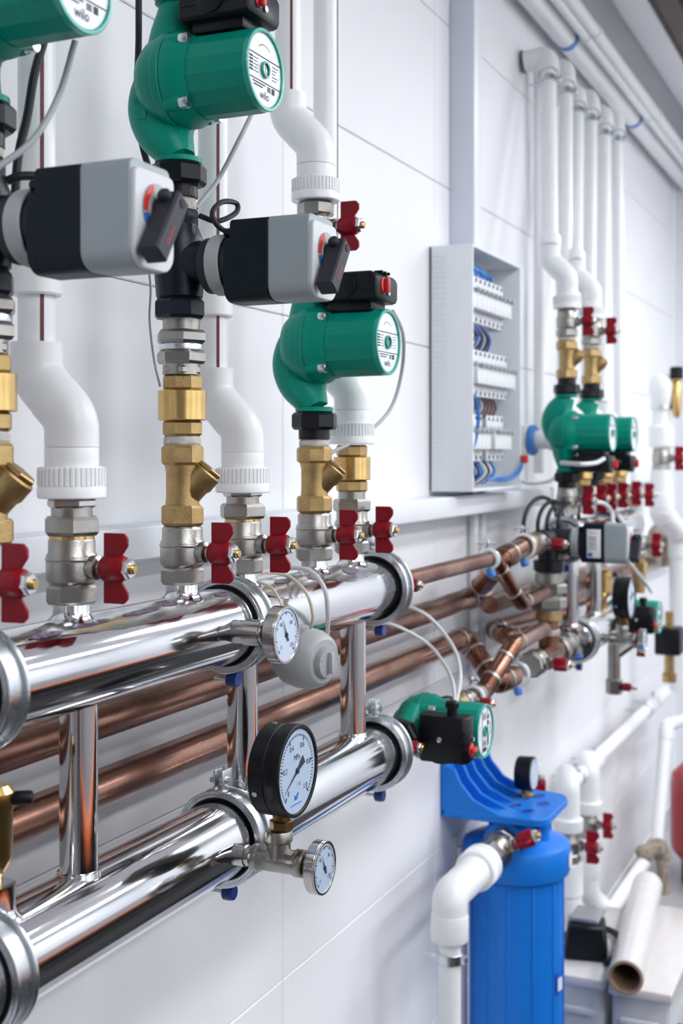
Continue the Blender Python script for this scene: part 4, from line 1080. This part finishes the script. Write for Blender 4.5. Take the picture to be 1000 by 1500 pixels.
for k in range(2):
    cable([(EX0 + 0.17 + 0.012 * k, -0.070, 1.395), (EX0 + 0.25, -0.090 - 0.006 * k, 1.392 + 0.010 * k), (EX0 + 0.315, -0.100, 1.408 + 0.008 * k), (EX0 + 0.345, -0.102, 1.432)], 0.0030, 'wire_blue', 'blue wire leading out to the small brown connector', 'wire', 'blue wires to the connector', cat='wire')
tag(MB().box((0, 0, 0), (0.020, 0.012, 0.018), 0.002).build('wire_connector', 'red_bright', None, loc=(EX0 + 0.350, -0.103, 1.438)), 'small red-brown wire connector at the fuse box corner', 'connector')

# ---------------------------------------------------------------- plug socket beside the fuse box
p = Vector((3.05, 0, 1.484))
t = thing('plug_socket', 'white wall socket with blue ring and plug beside the fuse box', 'socket', Vector((p.x - 0.02, 0, p.z)))
MB().box((0, -0.026, 0), (0.070, 0.052, 0.075), 0.008).build('socket_box', 'ppr', t)
MB().lathe([(0.036, 0.052), (0.038, 0.056), (0.038, 0.064), (0.034, 0.068)], (0, 0, 0), (0, -1, 0), 30).build('blue_ring', 'blue_light', t)
MB().lathe([(0.024, 0.066), (0.022, 0.100), (0.026, 0.102), (0.026, 0.124), (0.021, 0.128)], (0, 0, 0), (0, -1, 0), 28).build('plug', 'ppr', t)
MB().box((-0.004, -0.1285, 0.012), (0.006, 0.002, 0.026), 0.0006).build('orange_mark', 'orange', t)
q = Vector((p.x - 0.02, 0, p.z))
cable([q + Vector((0, -0.125, -0.014)), q + Vector((0.02, -0.135, -0.05)), q + Vector((0.0, -0.11, -0.095)), q + Vector((-0.06, -0.08, -0.105)), q + Vector((-0.10, -0.06, -0.100))], 0.0042, 'cable_white', 'white cable looping from the plug under the fuse box')

# ---------------------------------------------------------------- blue water filter
FX, FO, FZ = 2.627, 0.135, 0.648
t = thing('water_filter', 'tall bright blue water filter housing hung from a blue bracket', 'water filter', (FX, -FO, 0.0))
body = MB()
R0 = 0.099
body.lathe([(0.070, 0.015), (0.085, 0.02), (R0 - 0.002, 0.05), (R0, 0.10), (R0, 0.565)], n=48)
bd = body.build('sump', 'blue', t)
for k in range(12):
    a = 2 * math.pi * k / 12 + 0.12
    M = Matrix.Rotation(a, 4, 'Z') @ Matrix.Translation((R0 + 0.0005, 0, 0.325))
    MB().box((0, 0, 0), (0.004, 0.007, 0.46), 0.0018, M=Matrix.Rotation(0, 4, 'Z')).build('rib', 'blue', bd).matrix_local = M
hd = MB().lathe([(0.1045, 0.560), (0.112, 0.566), (0.115, 0.578), (0.115, 0.618), (0.112, 0.626), (0.098, 0.634), (0.074, 0.642), (0.060, 0.652), (0.058, 0.690)], n=56).build('filter_head', 'blue', t)
for s, r_ in ((-1, 0.046), (1, 0.046)):
    MB().lathe([(r_ * 0.9, 0.0), (r_, 0.02), (r_, 0.088), (r_ * 0.94, 0.092)], (0, 0, FZ - 0.004), (s, 0, 0), 32).build('port_boss', 'blue', hd)
for x_, y_ in ((0.055, -0.045), (-0.02, -0.06), (0.06, 0.03)):
    MB().lathe([(0.018, 0.60), (0.016, 0.692)], (x_, y_, 0), n=20).build('pillar', 'blue', hd)
MB().prism([(-0.018, -0.013), (0.018, -0.013), (0.018, 0.013), (-0.018, 0.013)], Matrix.Rotation(R(4), 4, 'Z') @ frame((0, -0.1155, 0.597), (1, 0, 0), (0, 0, 1)), 0.0010).build('sticker', 'label_white', hd)
lb = MB().prism([(-0.013, -0.022), (0.013, -0.022), (0.013, 0.022), (-0.013, 0.022)], Matrix.Rotation(R(-14), 4, 'Z') @ frame((0, -R0 - 0.004, 0.348), (1, 0, 0), (0, 0, 1)), 0.0012).build('badge', 'ink_blue', bd)
MB().prism([(-0.008, -0.016), (0.009, -0.016), (0.009, 0.010), (-0.008, 0.010)], Matrix.Rotation(R(-14), 4, 'Z') @ frame((0, -R0 - 0.005, 0.348), (1, 0, 0), (0, 0, 1)), 0.0012).build('badge_mark', 'label_white', lb)
# bracket: wall plate, gusset ribs, shelf with holes
bx0, bx1, bz = 2.521 - FX, 2.752 - FX, 0.690
def shelf_outline():
    P = [(bx0, FO - 0.002)]
    yf = -(0.226 - FO)
    for cx, cy, a0 in ((bx0 + 0.035, yf + 0.035, 180), (bx1 - 0.05, yf + 0.05, 270)):
        rr = 0.035 if cx < 0.0 else 0.05
        for k in range(7): P.append((cx + rr * math.cos(R(a0 + 15 * k)), cy + rr * math.sin(R(a0 + 15 * k))))
    P.append((bx1, FO - 0.002)); return P
sh = MB().prism(shelf_outline(), Matrix.Translation((0, 0, bz + 0.006)), 0.016, 0.002).build('bracket_shelf', 'blue', t)
for k, (hx, hy) in enumerate(((-0.05, -0.04), (0.02, -0.055), (0.075, -0.03), (-0.02, -0.005), (0.045, 0.012))):
    MB().lathe([(0.013, 0), (0.013, 0.0012)], (hx, hy, bz + 0.0138), n=20).build('shelf_hole', 'blue_plug', sh)
    MB().ring(0.0125, 0.0155, 0, 0.0024, (hx, hy, bz + 0.0136), n=20).build('hole_rim', 'blue', sh)
MB().box(((bx0 + bx1) / 2, FO - 0.007, bz + 0.055), (bx1 - bx0, 0.012, 0.11), 0.004).build('wall_plate', 'blue', t)
for k in range(5):
    x_ = bx0 + 0.006 + k * (bx1 - bx0 - 0.012) / 4
    pr = [(0, 0.012), (0, 0.105), (0.022, 0.100), (0.034, 0.072), (0.062, 0.040), (0.125, 0.012)]
    MB().prism(pr, frame((x_, FO - 0.010, bz), (0, -1, 0), (0, 0, 1)), 0.008, 0.0015).build('gusset', 'blue', t)
# gauge on the bracket
p = at(770, 1130, 0.14)
t = thing('pressure_gauge', 'small black pressure gauge on top of the blue filter bracket', 'gauge', (2.684, -0.14, 0.704), group='pressure gauges')
MB().lathe([(0.010, 0), (0.010, 0.018)], n=14).build('stem', 'brass_cast', t)
MB().hexa(0.016, 0.0, 0.009).build('hex_nut', 'brass_cast', t)
MB().lathe([(0.034, -0.018), (0.036, -0.015), (0.037, 0.016), (0.035, 0.018)], (0, 0, 0.052), (0, -1, 0), 36).build('dial_case', 'black_plastic', t)
MB().lathe([(0.0325, 0.017), (0.0325, 0.019)], (0, 0, 0.052), (0, -1, 0), 36).build('dial_face', 'glass_face', t)
m_ = MB(); dial_face(m_, 0.032, frame((0, -0.0193, 0.052), (1, 0, 0), (0, 0, 1)), 25); m_.build('scale_marks', 'ink', t, smooth=0)
# inlet of the filter: valve, union, white elbow and drop
FV = FZ - 0.004
t = put('valve', make_ball_valve, (FX - 0.092, -FO, FV), (0, R(-90), R(26)), 'large nickel ball valve with red handle entering the blue filter', 'far ball valves', 1.4)
t.rotation_mode = 'ZYX'
t = thing('pipe_union', 'nickel hex union between the filter valve and white collar', 'pipe fitting', (FX - 0.180, -FO, FV))
MB().hexa(0.034, 0, 0.056, (0, 0, 0), (-1, 0, 0), phase=0.3).build('hex_nut', 'nickel', t)
t = thing('drop_elbow', 'white plastic elbow with ribbed collar below the filter valve', 'pipe fitting', (FX - 0.236, -FO, FV))
c = MB().lathe([(0.040, 0.0), (0.041, 0.001), (0.041, 0.014), (0.039, 0.016), (0.039, 0.052), (0.036, 0.054)], (0, 0, 0), (-1, 0, 0), 40)
ribbed(c, 0.039, 0.016, 0.050, 44, (0, 0, 0), (-1, 0, 0))
c.build('union_collar', 'ppr', t)
MB().tube(fillet([(-0.05, 0, 0), (-0.180, 0, 0), (-0.195, 0, -0.010), (-0.195, 0, -0.036)], 0.05, 10), 0.0325, 28).build('elbow', 'ppr', t)
MB().lathe([(0.0335, -0.080), (0.0345, -0.077), (0.0345, -0.036), (0.0325, -0.031)], (-0.195, 0, 0), n=32).build('socket', 'ppr', t)
dx = FX - 0.236 - 0.195
riser(dx, FO, 0.0, FV - 0.075, 0.0205, 'white drop pipe in front of the blue filter with zinc clamp', None, None, 'white drop pipes', 0, FV - 0.112)
riser(at(676, 1400, 0.016).x, 0.016, 0.0, 0.60, 0.012, 'thin white pipe against the wall behind the filter drop pipe', None, None, 'white drop pipes')

# ---------------------------------------------------------------- far end: gauges, drains, second sideways pump
GX = 3.055
t = thing('gauge_tee', 'nickel tee carrying the far black pressure gauge', 'pipe fitting', (GX, -0.212, ZL))
MB().lathe([(0.0120, -0.004), (0.0120, 0.020), (0.0105, 0.021), (0.0105, 0.030)], (0, 0, 0), (0, -1, 0), 20).build('socket', 'nickel_bright', t)
MB().lathe([(0.0140, 0.028), (0.0150, 0.030), (0.0150, 0.038), (0.0130, 0.041), (0.0130, 0.078), (0.0150, 0.081), (0.0150, 0.090), (0.0140, 0.092)], (0, 0, 0), (0, -1, 0), 20).build('tee_run', 'nickel', t)
MB().lathe([(0.0128, 0), (0.0128, 0.020), (0.0150, 0.022), (0.0150, 0.031), (0.0140, 0.033)], (0, -0.0600, 0), (0, 0, 1), 20).build('tee_branch', 'nickel', t)
put('gauge', make_gauge, (GX, -0.2745, ZL + 0.032), (0, 0, 0), 'black pressure gauge on the far lower manifold', 'pressure gauges')
t = thing('dial_thermometer', 'small dial thermometer under the far black gauge', 'thermometer', (GX, -0.304, ZL - 0.001), group='dial thermometers')
MB().hexa(0.0105, -0.002, 0.010, (0, 0, 0), (0, -1, 0), n=12).build('brass_collar', 'bronze_dark', t)
dial_case(t, 0.0285, 0.0095, 0.0125)
p = at(888, 944, MO)
t = thing('drain_valve', 'nickel drain cock with two red handles below the far lower manifold', 'drain valve', (p.x, -MO - 0.02, ZL - 0.040))
MB().tube([(0, 0, 0), (0, 0, -0.14)], 0.0165, 18).build('tube', 'nickel', t)
MB().hexa(0.0215, -0.145, -0.105).build('hex_end', 'nickel', t)
MB().tube([(0, 0, -0.045), (0.03, -0.05, -0.005)], 0.014, 16).build('branch', 'nickel', t)
for (x_, y_, z_, a_) in ((0.035, -0.058, -0.016, 25), (0.0, -0.040, -0.125, 75)):
    hh = MB().lathe([(0.010, 0), (0.011, 0.004), (0.011, 0.020), (0.009, 0.024)], (x_, y_ + 0.02, z_), (0, -1, 0), 16)
    M = Matrix.Translation((x_, y_ - 0.002, z_)) @ Matrix.Rotation(R(-a_), 4, 'Y')
    hh.box((0, 0, 0), (0.006, 0.018, 0.070), 0.002, M=M) if False else hh.prism([(-0.012, -0.038), (0.012, -0.038), (0.006, 0), (0.012, 0.038), (-0.012, 0.038), (-0.006, 0)], M @ frame((0, 0, 0), (0, -1, 0), (0, 0, 1)), 0.005, 0.001)
    hh.build('handle', 'red', t)
put('pump', make_pump, (3.600, -MO, ZL), (0, R(-90), 0), 'farthest green pump, lying sideways behind the far gauge', 'green circulation pumps')
p = at(883, 866, MO)
t = thing('air_vent', 'brass air vent on the far lower manifold below the printed actuator', 'air vent', (p.x, -MO, ZL + 0.044))
MB().lathe([(0.010, 0), (0.010, 0.024), (0.012, 0.030), (0.0225, 0.040), (0.0225, 0.078), (0.0240, 0.080), (0.0240, 0.094), (0.014, 0.100)], n=24).build('body', 'brass', t)
MB().lathe([(0.007, 0), (0.007, 0.014)], (0.012, -0.018, 0.087), (0.5, -0.86, 0), 14).build('vent_cap', 'black_plastic', t)
cable([at(864, 735, 0.22), at(885, 738, 0.24), at(896, 752, 0.25), at(897, 772, 0.27)], 0.0050, 'cable_white', 'white cable dropping into the printed actuator')
cable([at(912, 812, 0.25), at(930, 835, 0.24), at(948, 858, 0.25), at(955, 868, 0.26)], 0.0050, 'cable_white', 'white cable slanting down to the farthest pump')
cable([at(822, 678, 0.20), at(850, 680, 0.26), at(872, 678, 0.272), at(884, 672, 0.272)], 0.0050, 'cable_white', 'white cable running into the terminal box of the far pumps')
# coil of black cable above the far mixing valve
cp = at(792, 768, 0.15)
for k, (dx_, rx, rz, ln) in enumerate(((0.0, 0.17, 0.060, 'outer'), (0.05, 0.15, 0.050, 'second'), (0.075, 0.145, 0.046, 'third'), (0.11, 0.13, 0.044, 'inner'))):
    pts = [cp + Vector((dx_ + rx * math.cos(a) + 0.0, -0.012 * k + 0.008 * math.cos(a), rz * math.sin(a))) for a in [R(17 * j - 12) for j in range(13)]]
    cable(pts, 0.0048, 'cable_dark', '%s loop of coiled dark cable over the far mixing valve' % ln, 'cable', 'coiled dark cable loops', 4)
# white conduits rising behind the copper crossings
for k, (px, lab) in enumerate(((694, 'left of two thin white conduits behind the crossing copper pipes'), (705, 'right of two thin white conduits behind the crossing copper pipes'))):
    q = at(px, 900, 0.015)
    riser(q.x, 0.015, 0.95, 1.37, 0.010, lab, None, None, 'thin conduits below the trunking')
# second length of trunking
q0 = at(905, 712, 0.05); q1 = at(978, 712, 0.05); zt = at(905, 690, 0.05).z
t = thing('cable_trunking', 'far length of white cable trunking beyond the two far pumps', 'cable duct', (q0.x, 0, q0.z))
MB().box(((q1.x - q0.x) / 2, -0.025, (zt - q0.z) / 2), (q1.x - q0.x, 0.050, zt - q0.z), 0.003).build('duct_body', 'duct_white', t)
MB().box(((q1.x - q0.x) / 2, -0.052, (zt - q0.z) / 2), (q1.x - q0.x, 0.004, (zt - q0.z) * 0.86), 0.0015).build('duct_lid', 'duct_white', t)

# riser with tee, air vent and valve near the far corner
RXo = 0.15
sx = mpp(968, RXo); xb = at(968, 600, RXo).x
zy = lambda y: EYE - (y - HORY) * sx
t = thing('far_riser', 'white riser with domed tee and brass air vent at the right edge', 'pipe', (xb, -RXo, zy(655)))
g = zy(655)
MB().lathe([(0.036, 0), (0.040, 0.004), (0.040, zy(625) - g), (0.030, zy(622) - g), (0.028, zy(600) - g)], n=28).build('collar', 'ppr', t)
MB().lathe([(0.030, zy(602) - g), (0.034, zy(590) - g), (0.042, zy(572) - g), (0.040, zy(558) - g), (0.024, zy(549) - g), (0.008, zy(546) - g)], n=28).build('domed_tee', 'ppr', t)
MB().ring(0.030, 0.035, zy(600) - g, zy(593) - g, n=24).build('clamp_band', 'zinc', t)
MB().tube([(0, 0, zy(572) - g), (0.0, -0.045, zy(572) - g)], 0.016, 16).build('vent_arm', 'brass_cast', t)
MB().lathe([(0.010, zy(612) - g), (0.016, zy(600) - g), (0.016, zy(565) - g), (0.010, zy(560) - g), (0.017, zy(558) - g), (0.017, zy(540) - g), (0.012, zy(538) - g)], (0, -0.050, 0), n=20).build('vent_body', 'brass', t)
MB().lathe([(0.022, zy(556) - g), (0.022, zy(540) - g), (0.018, zy(538) - g)], (0, -0.050, 0), n=20).build('vent_cap', 'black_plastic', t)
valve(xb, zy(690), 'ball valve with red handle on the riser at the right edge', 'far ball valves', (0, 0, 0), RXo, 1.2)
t = pipe([(xb, -RXo, zy(688)), (xb, -RXo, zy(752)), Vector(at(995, 782, 0.17)), Vector(at(996, 1010, 0.17))], 0.036, 'thick white pipe bending to the right edge below the far valve', 'ppr', name='white_pipe', elbow_parts=0.08)
# small stack with brass below
qx = at(935, 790, MO); s9 = mpp(935, MO); z9 = lambda y: EYE - (y - HORY) * s9
riser(qx.x, MO, z9(784), z9(728), 0.027, 'short white pipe above the far brass and nickel valve', None, None, 'short white pipes')
valve(qx.x, z9(816), 'ball valve with red handle above a brass nipple near the far corner', 'far ball valves', (0, 0, 0), MO, 1.05)
t = thing('brass_nipple', 'brass nipple under the far valve near the corner', 'pipe fitting', (qx.x, -MO, z9(868)))
MB().lathe([(0.018, 0), (0.020, 0.03), (0.020, z9(816) - z9(868))], n=20).build('tube', 'brass_cast', t)
MB().hexa(0.026, 0.06, 0.09).build('hex_nut', 'brass', t)
p = at(966, 790, 0.07)
t = thing('insulated_joint', 'brown lagged pipe joint near the far corner', 'pipe fitting', p)
MB().tube(smooth_path([(0.02, -0.03, -0.10), (0.02, -0.03, -0.02), (-0.05, -0.02, 0.04), (-0.16, -0.01, 0.02), (-0.22, 0, -0.06)], 6), 0.027, 14).build('lagging', 'hemp', t)
pipe([at(985, 815, 0.03), at(860, 850, 0.03)], 0.024, 'dull copper pipe behind the far white cable', name='copper_pipe')
p = at(980, 938, 0.2)
t = thing('junction_box', 'small black box at the right edge beside the farthest pump', 'junction box', p)
MB().box((0, 0, 0), (0.09, 0.08, 0.085), 0.006).build('case', 'black_plastic', t)
MB().lathe([(0.016, 0), (0.016, 0.06), (0.022, 0.062), (0.022, 0.09)], (0, 0.0, -0.043), (0, 0, -1), 18).build('brass_fitting', 'brass_cast', t)
MB().lathe([(0.014, 0), (0.014, 0.05)], (0, 0.0, 0.042), (0, 0, 1), 18).build('brass_fitting', 'brass_cast', t)

# ---------------------------------------------------------------- low white pipes behind the filter
q0 = at(842, 1142, 0.07)
xq = at(972, 1018, 0.07).x
t = thing('low_pipe', 'white pipe running low along the wall from the white tees', 'pipe', (q0.x, -0.07, q0.z))
MB().tube([(-0.05, 0, 0), (xq - q0.x, 0, 0)], 0.0205, 20).build('tube', 'ppr', t)
xk = at(868, 1110, 0.07).x - q0.x
MB().tube([(xk - 0.08, 0, 0), (xk + 0.02, 0, 0)], 0.030, 20).build('tee_sleeve', 'ppr', t)
MB().tube([(xk - 0.03, 0, 0), (xk - 0.03, 0, -0.07)], 0.028, 20).build('tee_branch', 'ppr', t)
MB().tube([(xq - q0.x - 0.30, 0, 0), (xq - q0.x, 0, 0)], 0.026, 20).build('tee_sleeve', 'ppr', t)
for k, xx in enumerate((0.02, xk + 0.03, xq - q0.x - 0.36, xq - q0.x - 0.2)):
    cb = MB().ring(0.0205, 0.025, -0.008, 0.008, (xx, 0, 0), X, 20)
    cb.box((xx, 0.004, 0.032), (0.014, 0.012, 0.018), 0.003); cb.lathe([(0.004, 0), (0.004, 0.045)], (xx, 0.022, 0), (0, 1, 0), 8)
    cb.build('clamp_band', 'zinc', t)
for k, (px, y0, y1, y2, y3, o_, lab) in enumerate(((832, 1142, 1216, 1262, 1345, 0.10, 'near'), (862, 1120, 1190, 1226, 1285, 0.085, 'far'))):
    s = mpp(px, o_); x_ = at(px, 1200, o_).x
    zz = lambda y: EYE - (y - HORY) * s
    e = thing('drop_elbow', 'white elbow and ribbed collar on the %s low drop behind the filter' % lab, 'pipe fitting', (x_, -o_, zz(y1)))
    H = zz(y0) - zz(y1)
    cc = MB().lathe([(0.037, 0.0), (0.038, 0.002), (0.038, 0.030), (0.030, 0.034), (0.029, 0.060)], n=32)
    ribbed(cc, 0.037, 0.006, 0.028, 36); cc.build('union_collar', 'ppr', e)
    MB().tube(fillet([(0, 0, 0.05), (0, 0, H - 0.005), (0.06, 0.02, H - 0.005)], 0.05, 8), 0.030, 24).build('elbow', 'ppr', e)
    valve(x_, zz(y2) , 'ball valve with red handle on the %s low drop behind the filter' % lab, 'low ball valves', (0, 0, 0), o_, (zz(y1) - zz(y2)) / 0.064)
    l = thing('lower_coupling', 'white coupling under the %s low valve behind the filter' % lab, 'pipe fitting', (x_, -o_, zz(y3)))
    MB().lathe([(0.030, 0), (0.034, 0.02), (0.034, 0.06), (0.038, 0.065), (0.038, (zz(y2) - zz(y3)) - 0.004), (0.033, zz(y2) - zz(y3))], n=32).build('collar', 'ppr', l)
    MB().tube(fillet([(0, 0, 0.01), (0, 0, -0.05), (0.05, -0.02, -0.09)], 0.03, 6), 0.029, 20).build('elbow', 'ppr', l)
ov = valve(FX + 0.150, FV, 'ball valve with red handle lying behind the blue bracket', 'low ball valves', (0, R(90), R(-90)), FO, 1.1)
ov.rotation_mode = 'ZYX'
t = thing('pipe_nipple', 'nickel nipple at the filter outlet behind the bracket', 'pipe fitting', (FX + 0.092, -FO, FV))
MB().hexa(0.028, 0, 0.058, (0, 0, 0), X).build('hex_nut', 'nickel', t)
# white pipe dropping at right with elbow
pipe([Vector(at(1010, 1052, 0.16)), Vector(at(976, 1062, 0.16)), Vector(at(961, 1238, 0.16))], 0.021, 'leaning white pipe with elbow between the wall and the red tank', 'ppr', name='white_pipe', elbow_parts=0.05)
p = at(956, 1246, 0.16)
t = thing('hemp_joint', 'brown hemp-wrapped pipe joint above the cardboard tube', 'pipe fitting', p)
MB().tube(smooth_path([(-0.05, 0.03, -0.01), (-0.02, 0.0, 0.01), (0.03, -0.02, 0.0), (0.05, -0.02, -0.03)], 5), [0.026 + 0.006 * math.sin(k) for k in range(16)], 14).build('wrapping', 'hemp', t)
MB().tube([(0.02, -0.02, 0), (0.03, -0.03, -0.14)], 0.018, 12).build('tail', 'hemp', t)
qa, qb = at(886, 1346, 0.14), at(944, 1262, 0.14)
pipe([qa, qb], 0.021, 'short white pipe sloping up to the hemp-wrapped joint', 'ppr', name='white_pipe')

# ---------------------------------------------------------------- things on the floor at lower right
BT = 0.262
def storage_box(x0, x1, o0, o1, z1, lab):
    t = thing('storage_box', lab, 'storage box', ((x0 + x1) / 2, -(o0 + o1) / 2, 0), group='clear plastic storage boxes')
    w_, d_ = x1 - x0, o1 - o0
    for s in (-1, 1):
        MB().box((s * (w_ / 2 - 0.003), 0, z1 / 2 - 0.01), (0.004, d_ - 0.01, z1 - 0.02), 0.001).build('wall_panel', 'clear_plastic', t)
        MB().box((0, s * (d_ / 2 - 0.003), z1 / 2 - 0.01), (w_ - 0.01, 0.004, z1 - 0.02), 0.001).build('wall_panel', 'clear_plastic', t)
    MB().box((0, 0, 0.004), (w_ - 0.01, d_ - 0.01, 0.006), 0.001).build('base', 'clear_plastic', t)
    MB().box((0, 0, z1 - 0.012), (w_ + 0.012, d_ + 0.012, 0.024), 0.006).build('lid', 'film_white', t)
    MB().box((-w_ / 2 - 0.008, 0, z1 - 0.075), (0.012, 0.09, 0.016), 0.005).build('handle', 'film_white', t)
    MB().box((0, 0, z1 * 0.36), (w_ * 0.96, d_ * 0.93, z1 * 0.70), 0.01).build('paper_contents', 'label_white', t)
    return t
storage_box(2.86, 3.33, 0.155, 0.268, BT, 'clear plastic storage box right of the blue filter with black adapter on it')
storage_box(2.87, 3.42, 0.285, 0.415, BT - 0.01, 'clear plastic storage box under the cardboard tube')
n0 = Vector((2.81, -0.330, BT + 0.034)); n1 = Vector((3.40, -0.268, BT + 0.044))
t = thing('cardboard_tube', 'long pale cardboard roll with dark open end lying on the boxes', 'cardboard tube', n0)
L = (n1 - n0).length
ax = (n1 - n0).normalized()
MB().ring(0.0335, 0.0395, 0.0, L, (0, 0, 0), ax, 36).build('roll', 'film_white', t)
MB().ring(0.0310, 0.0372, -0.003, L + 0.002, (0, 0, 0), ax, 36).build('core', 'cardboard', t)
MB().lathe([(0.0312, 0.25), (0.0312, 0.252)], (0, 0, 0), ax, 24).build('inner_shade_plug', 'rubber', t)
p = Vector((2.985, -0.200, BT + 0.001))
t = thing('power_adapter', 'black mains adapter standing on the clear box', 'adapter', p)
MB().prism([(-0.052, 0), (0.052, 0), (0.045, 0.082), (-0.040, 0.082)], frame((0, 0, 0), (0.2, -0.98, 0), (0, 0, 1)), 0.085, 0.006).build('case', 'black_plastic', t)
MB().box((0.02, 0, 0.088), (0.09, 0.07, 0.012), 0.004).build('top_cover', 'metal_grey', t)
cable([p + Vector((-0.05, -0.06, 0.008)), p + Vector((0.02, -0.075, 0.008)), p + Vector((0.11, -0.058, 0.010)), p + Vector((0.15, -0.01, 0.012)), p + Vector((0.12, 0.05, 0.012)), p + Vector((0.03, 0.07, 0.010)), p + Vector((-0.04, 0.06, 0.008))], 0.008, 'cable_dark', 'thick black cable curled round the adapter on the clear box')
p = Vector((4.0, -0.33, 0))
c4 = at(1046, 1200, 0.30)
t = thing('expansion_tank', 'red expansion tank cut by the right edge', 'tank', (c4.x, -0.30, 0))
MB().lathe([(0.05, 0.06), (0.11, 0.075), (0.142, 0.115), (0.145, 0.14), (0.145, 0.33), (0.140, 0.365), (0.10, 0.405), (0.04, 0.42)], n=40).build('vessel', 'tank_red', t)
MB().ring(0.10, 0.108, 0, 0.08, n=32).build('foot_ring', 'black_plastic', t)
MB().lathe([(0.014, 0.415), (0.014, 0.46)], n=16).build('nipple', 'nickel', t)
c5 = at(1012, 1440, 0.48)
t = thing('tool_case', 'black tool case on the floor at the right edge', 'tool case', (c5.x, -0.50, 0))
MB().box((0, 0, 0.085), (0.30, 0.14, 0.16), 0.012).build('case', 'black_plastic', t)
MB().box((0, 0, 0.17), (0.31, 0.15, 0.014), 0.005).build('lid', 'rubber', t)
MB().tube(fillet([(-0.06, 0, 0.175), (-0.06, 0, 0.215), (0.06, 0, 0.215), (0.06, 0, 0.175)], 0.02), 0.008, 10).build('handle', 'black_plastic', t)
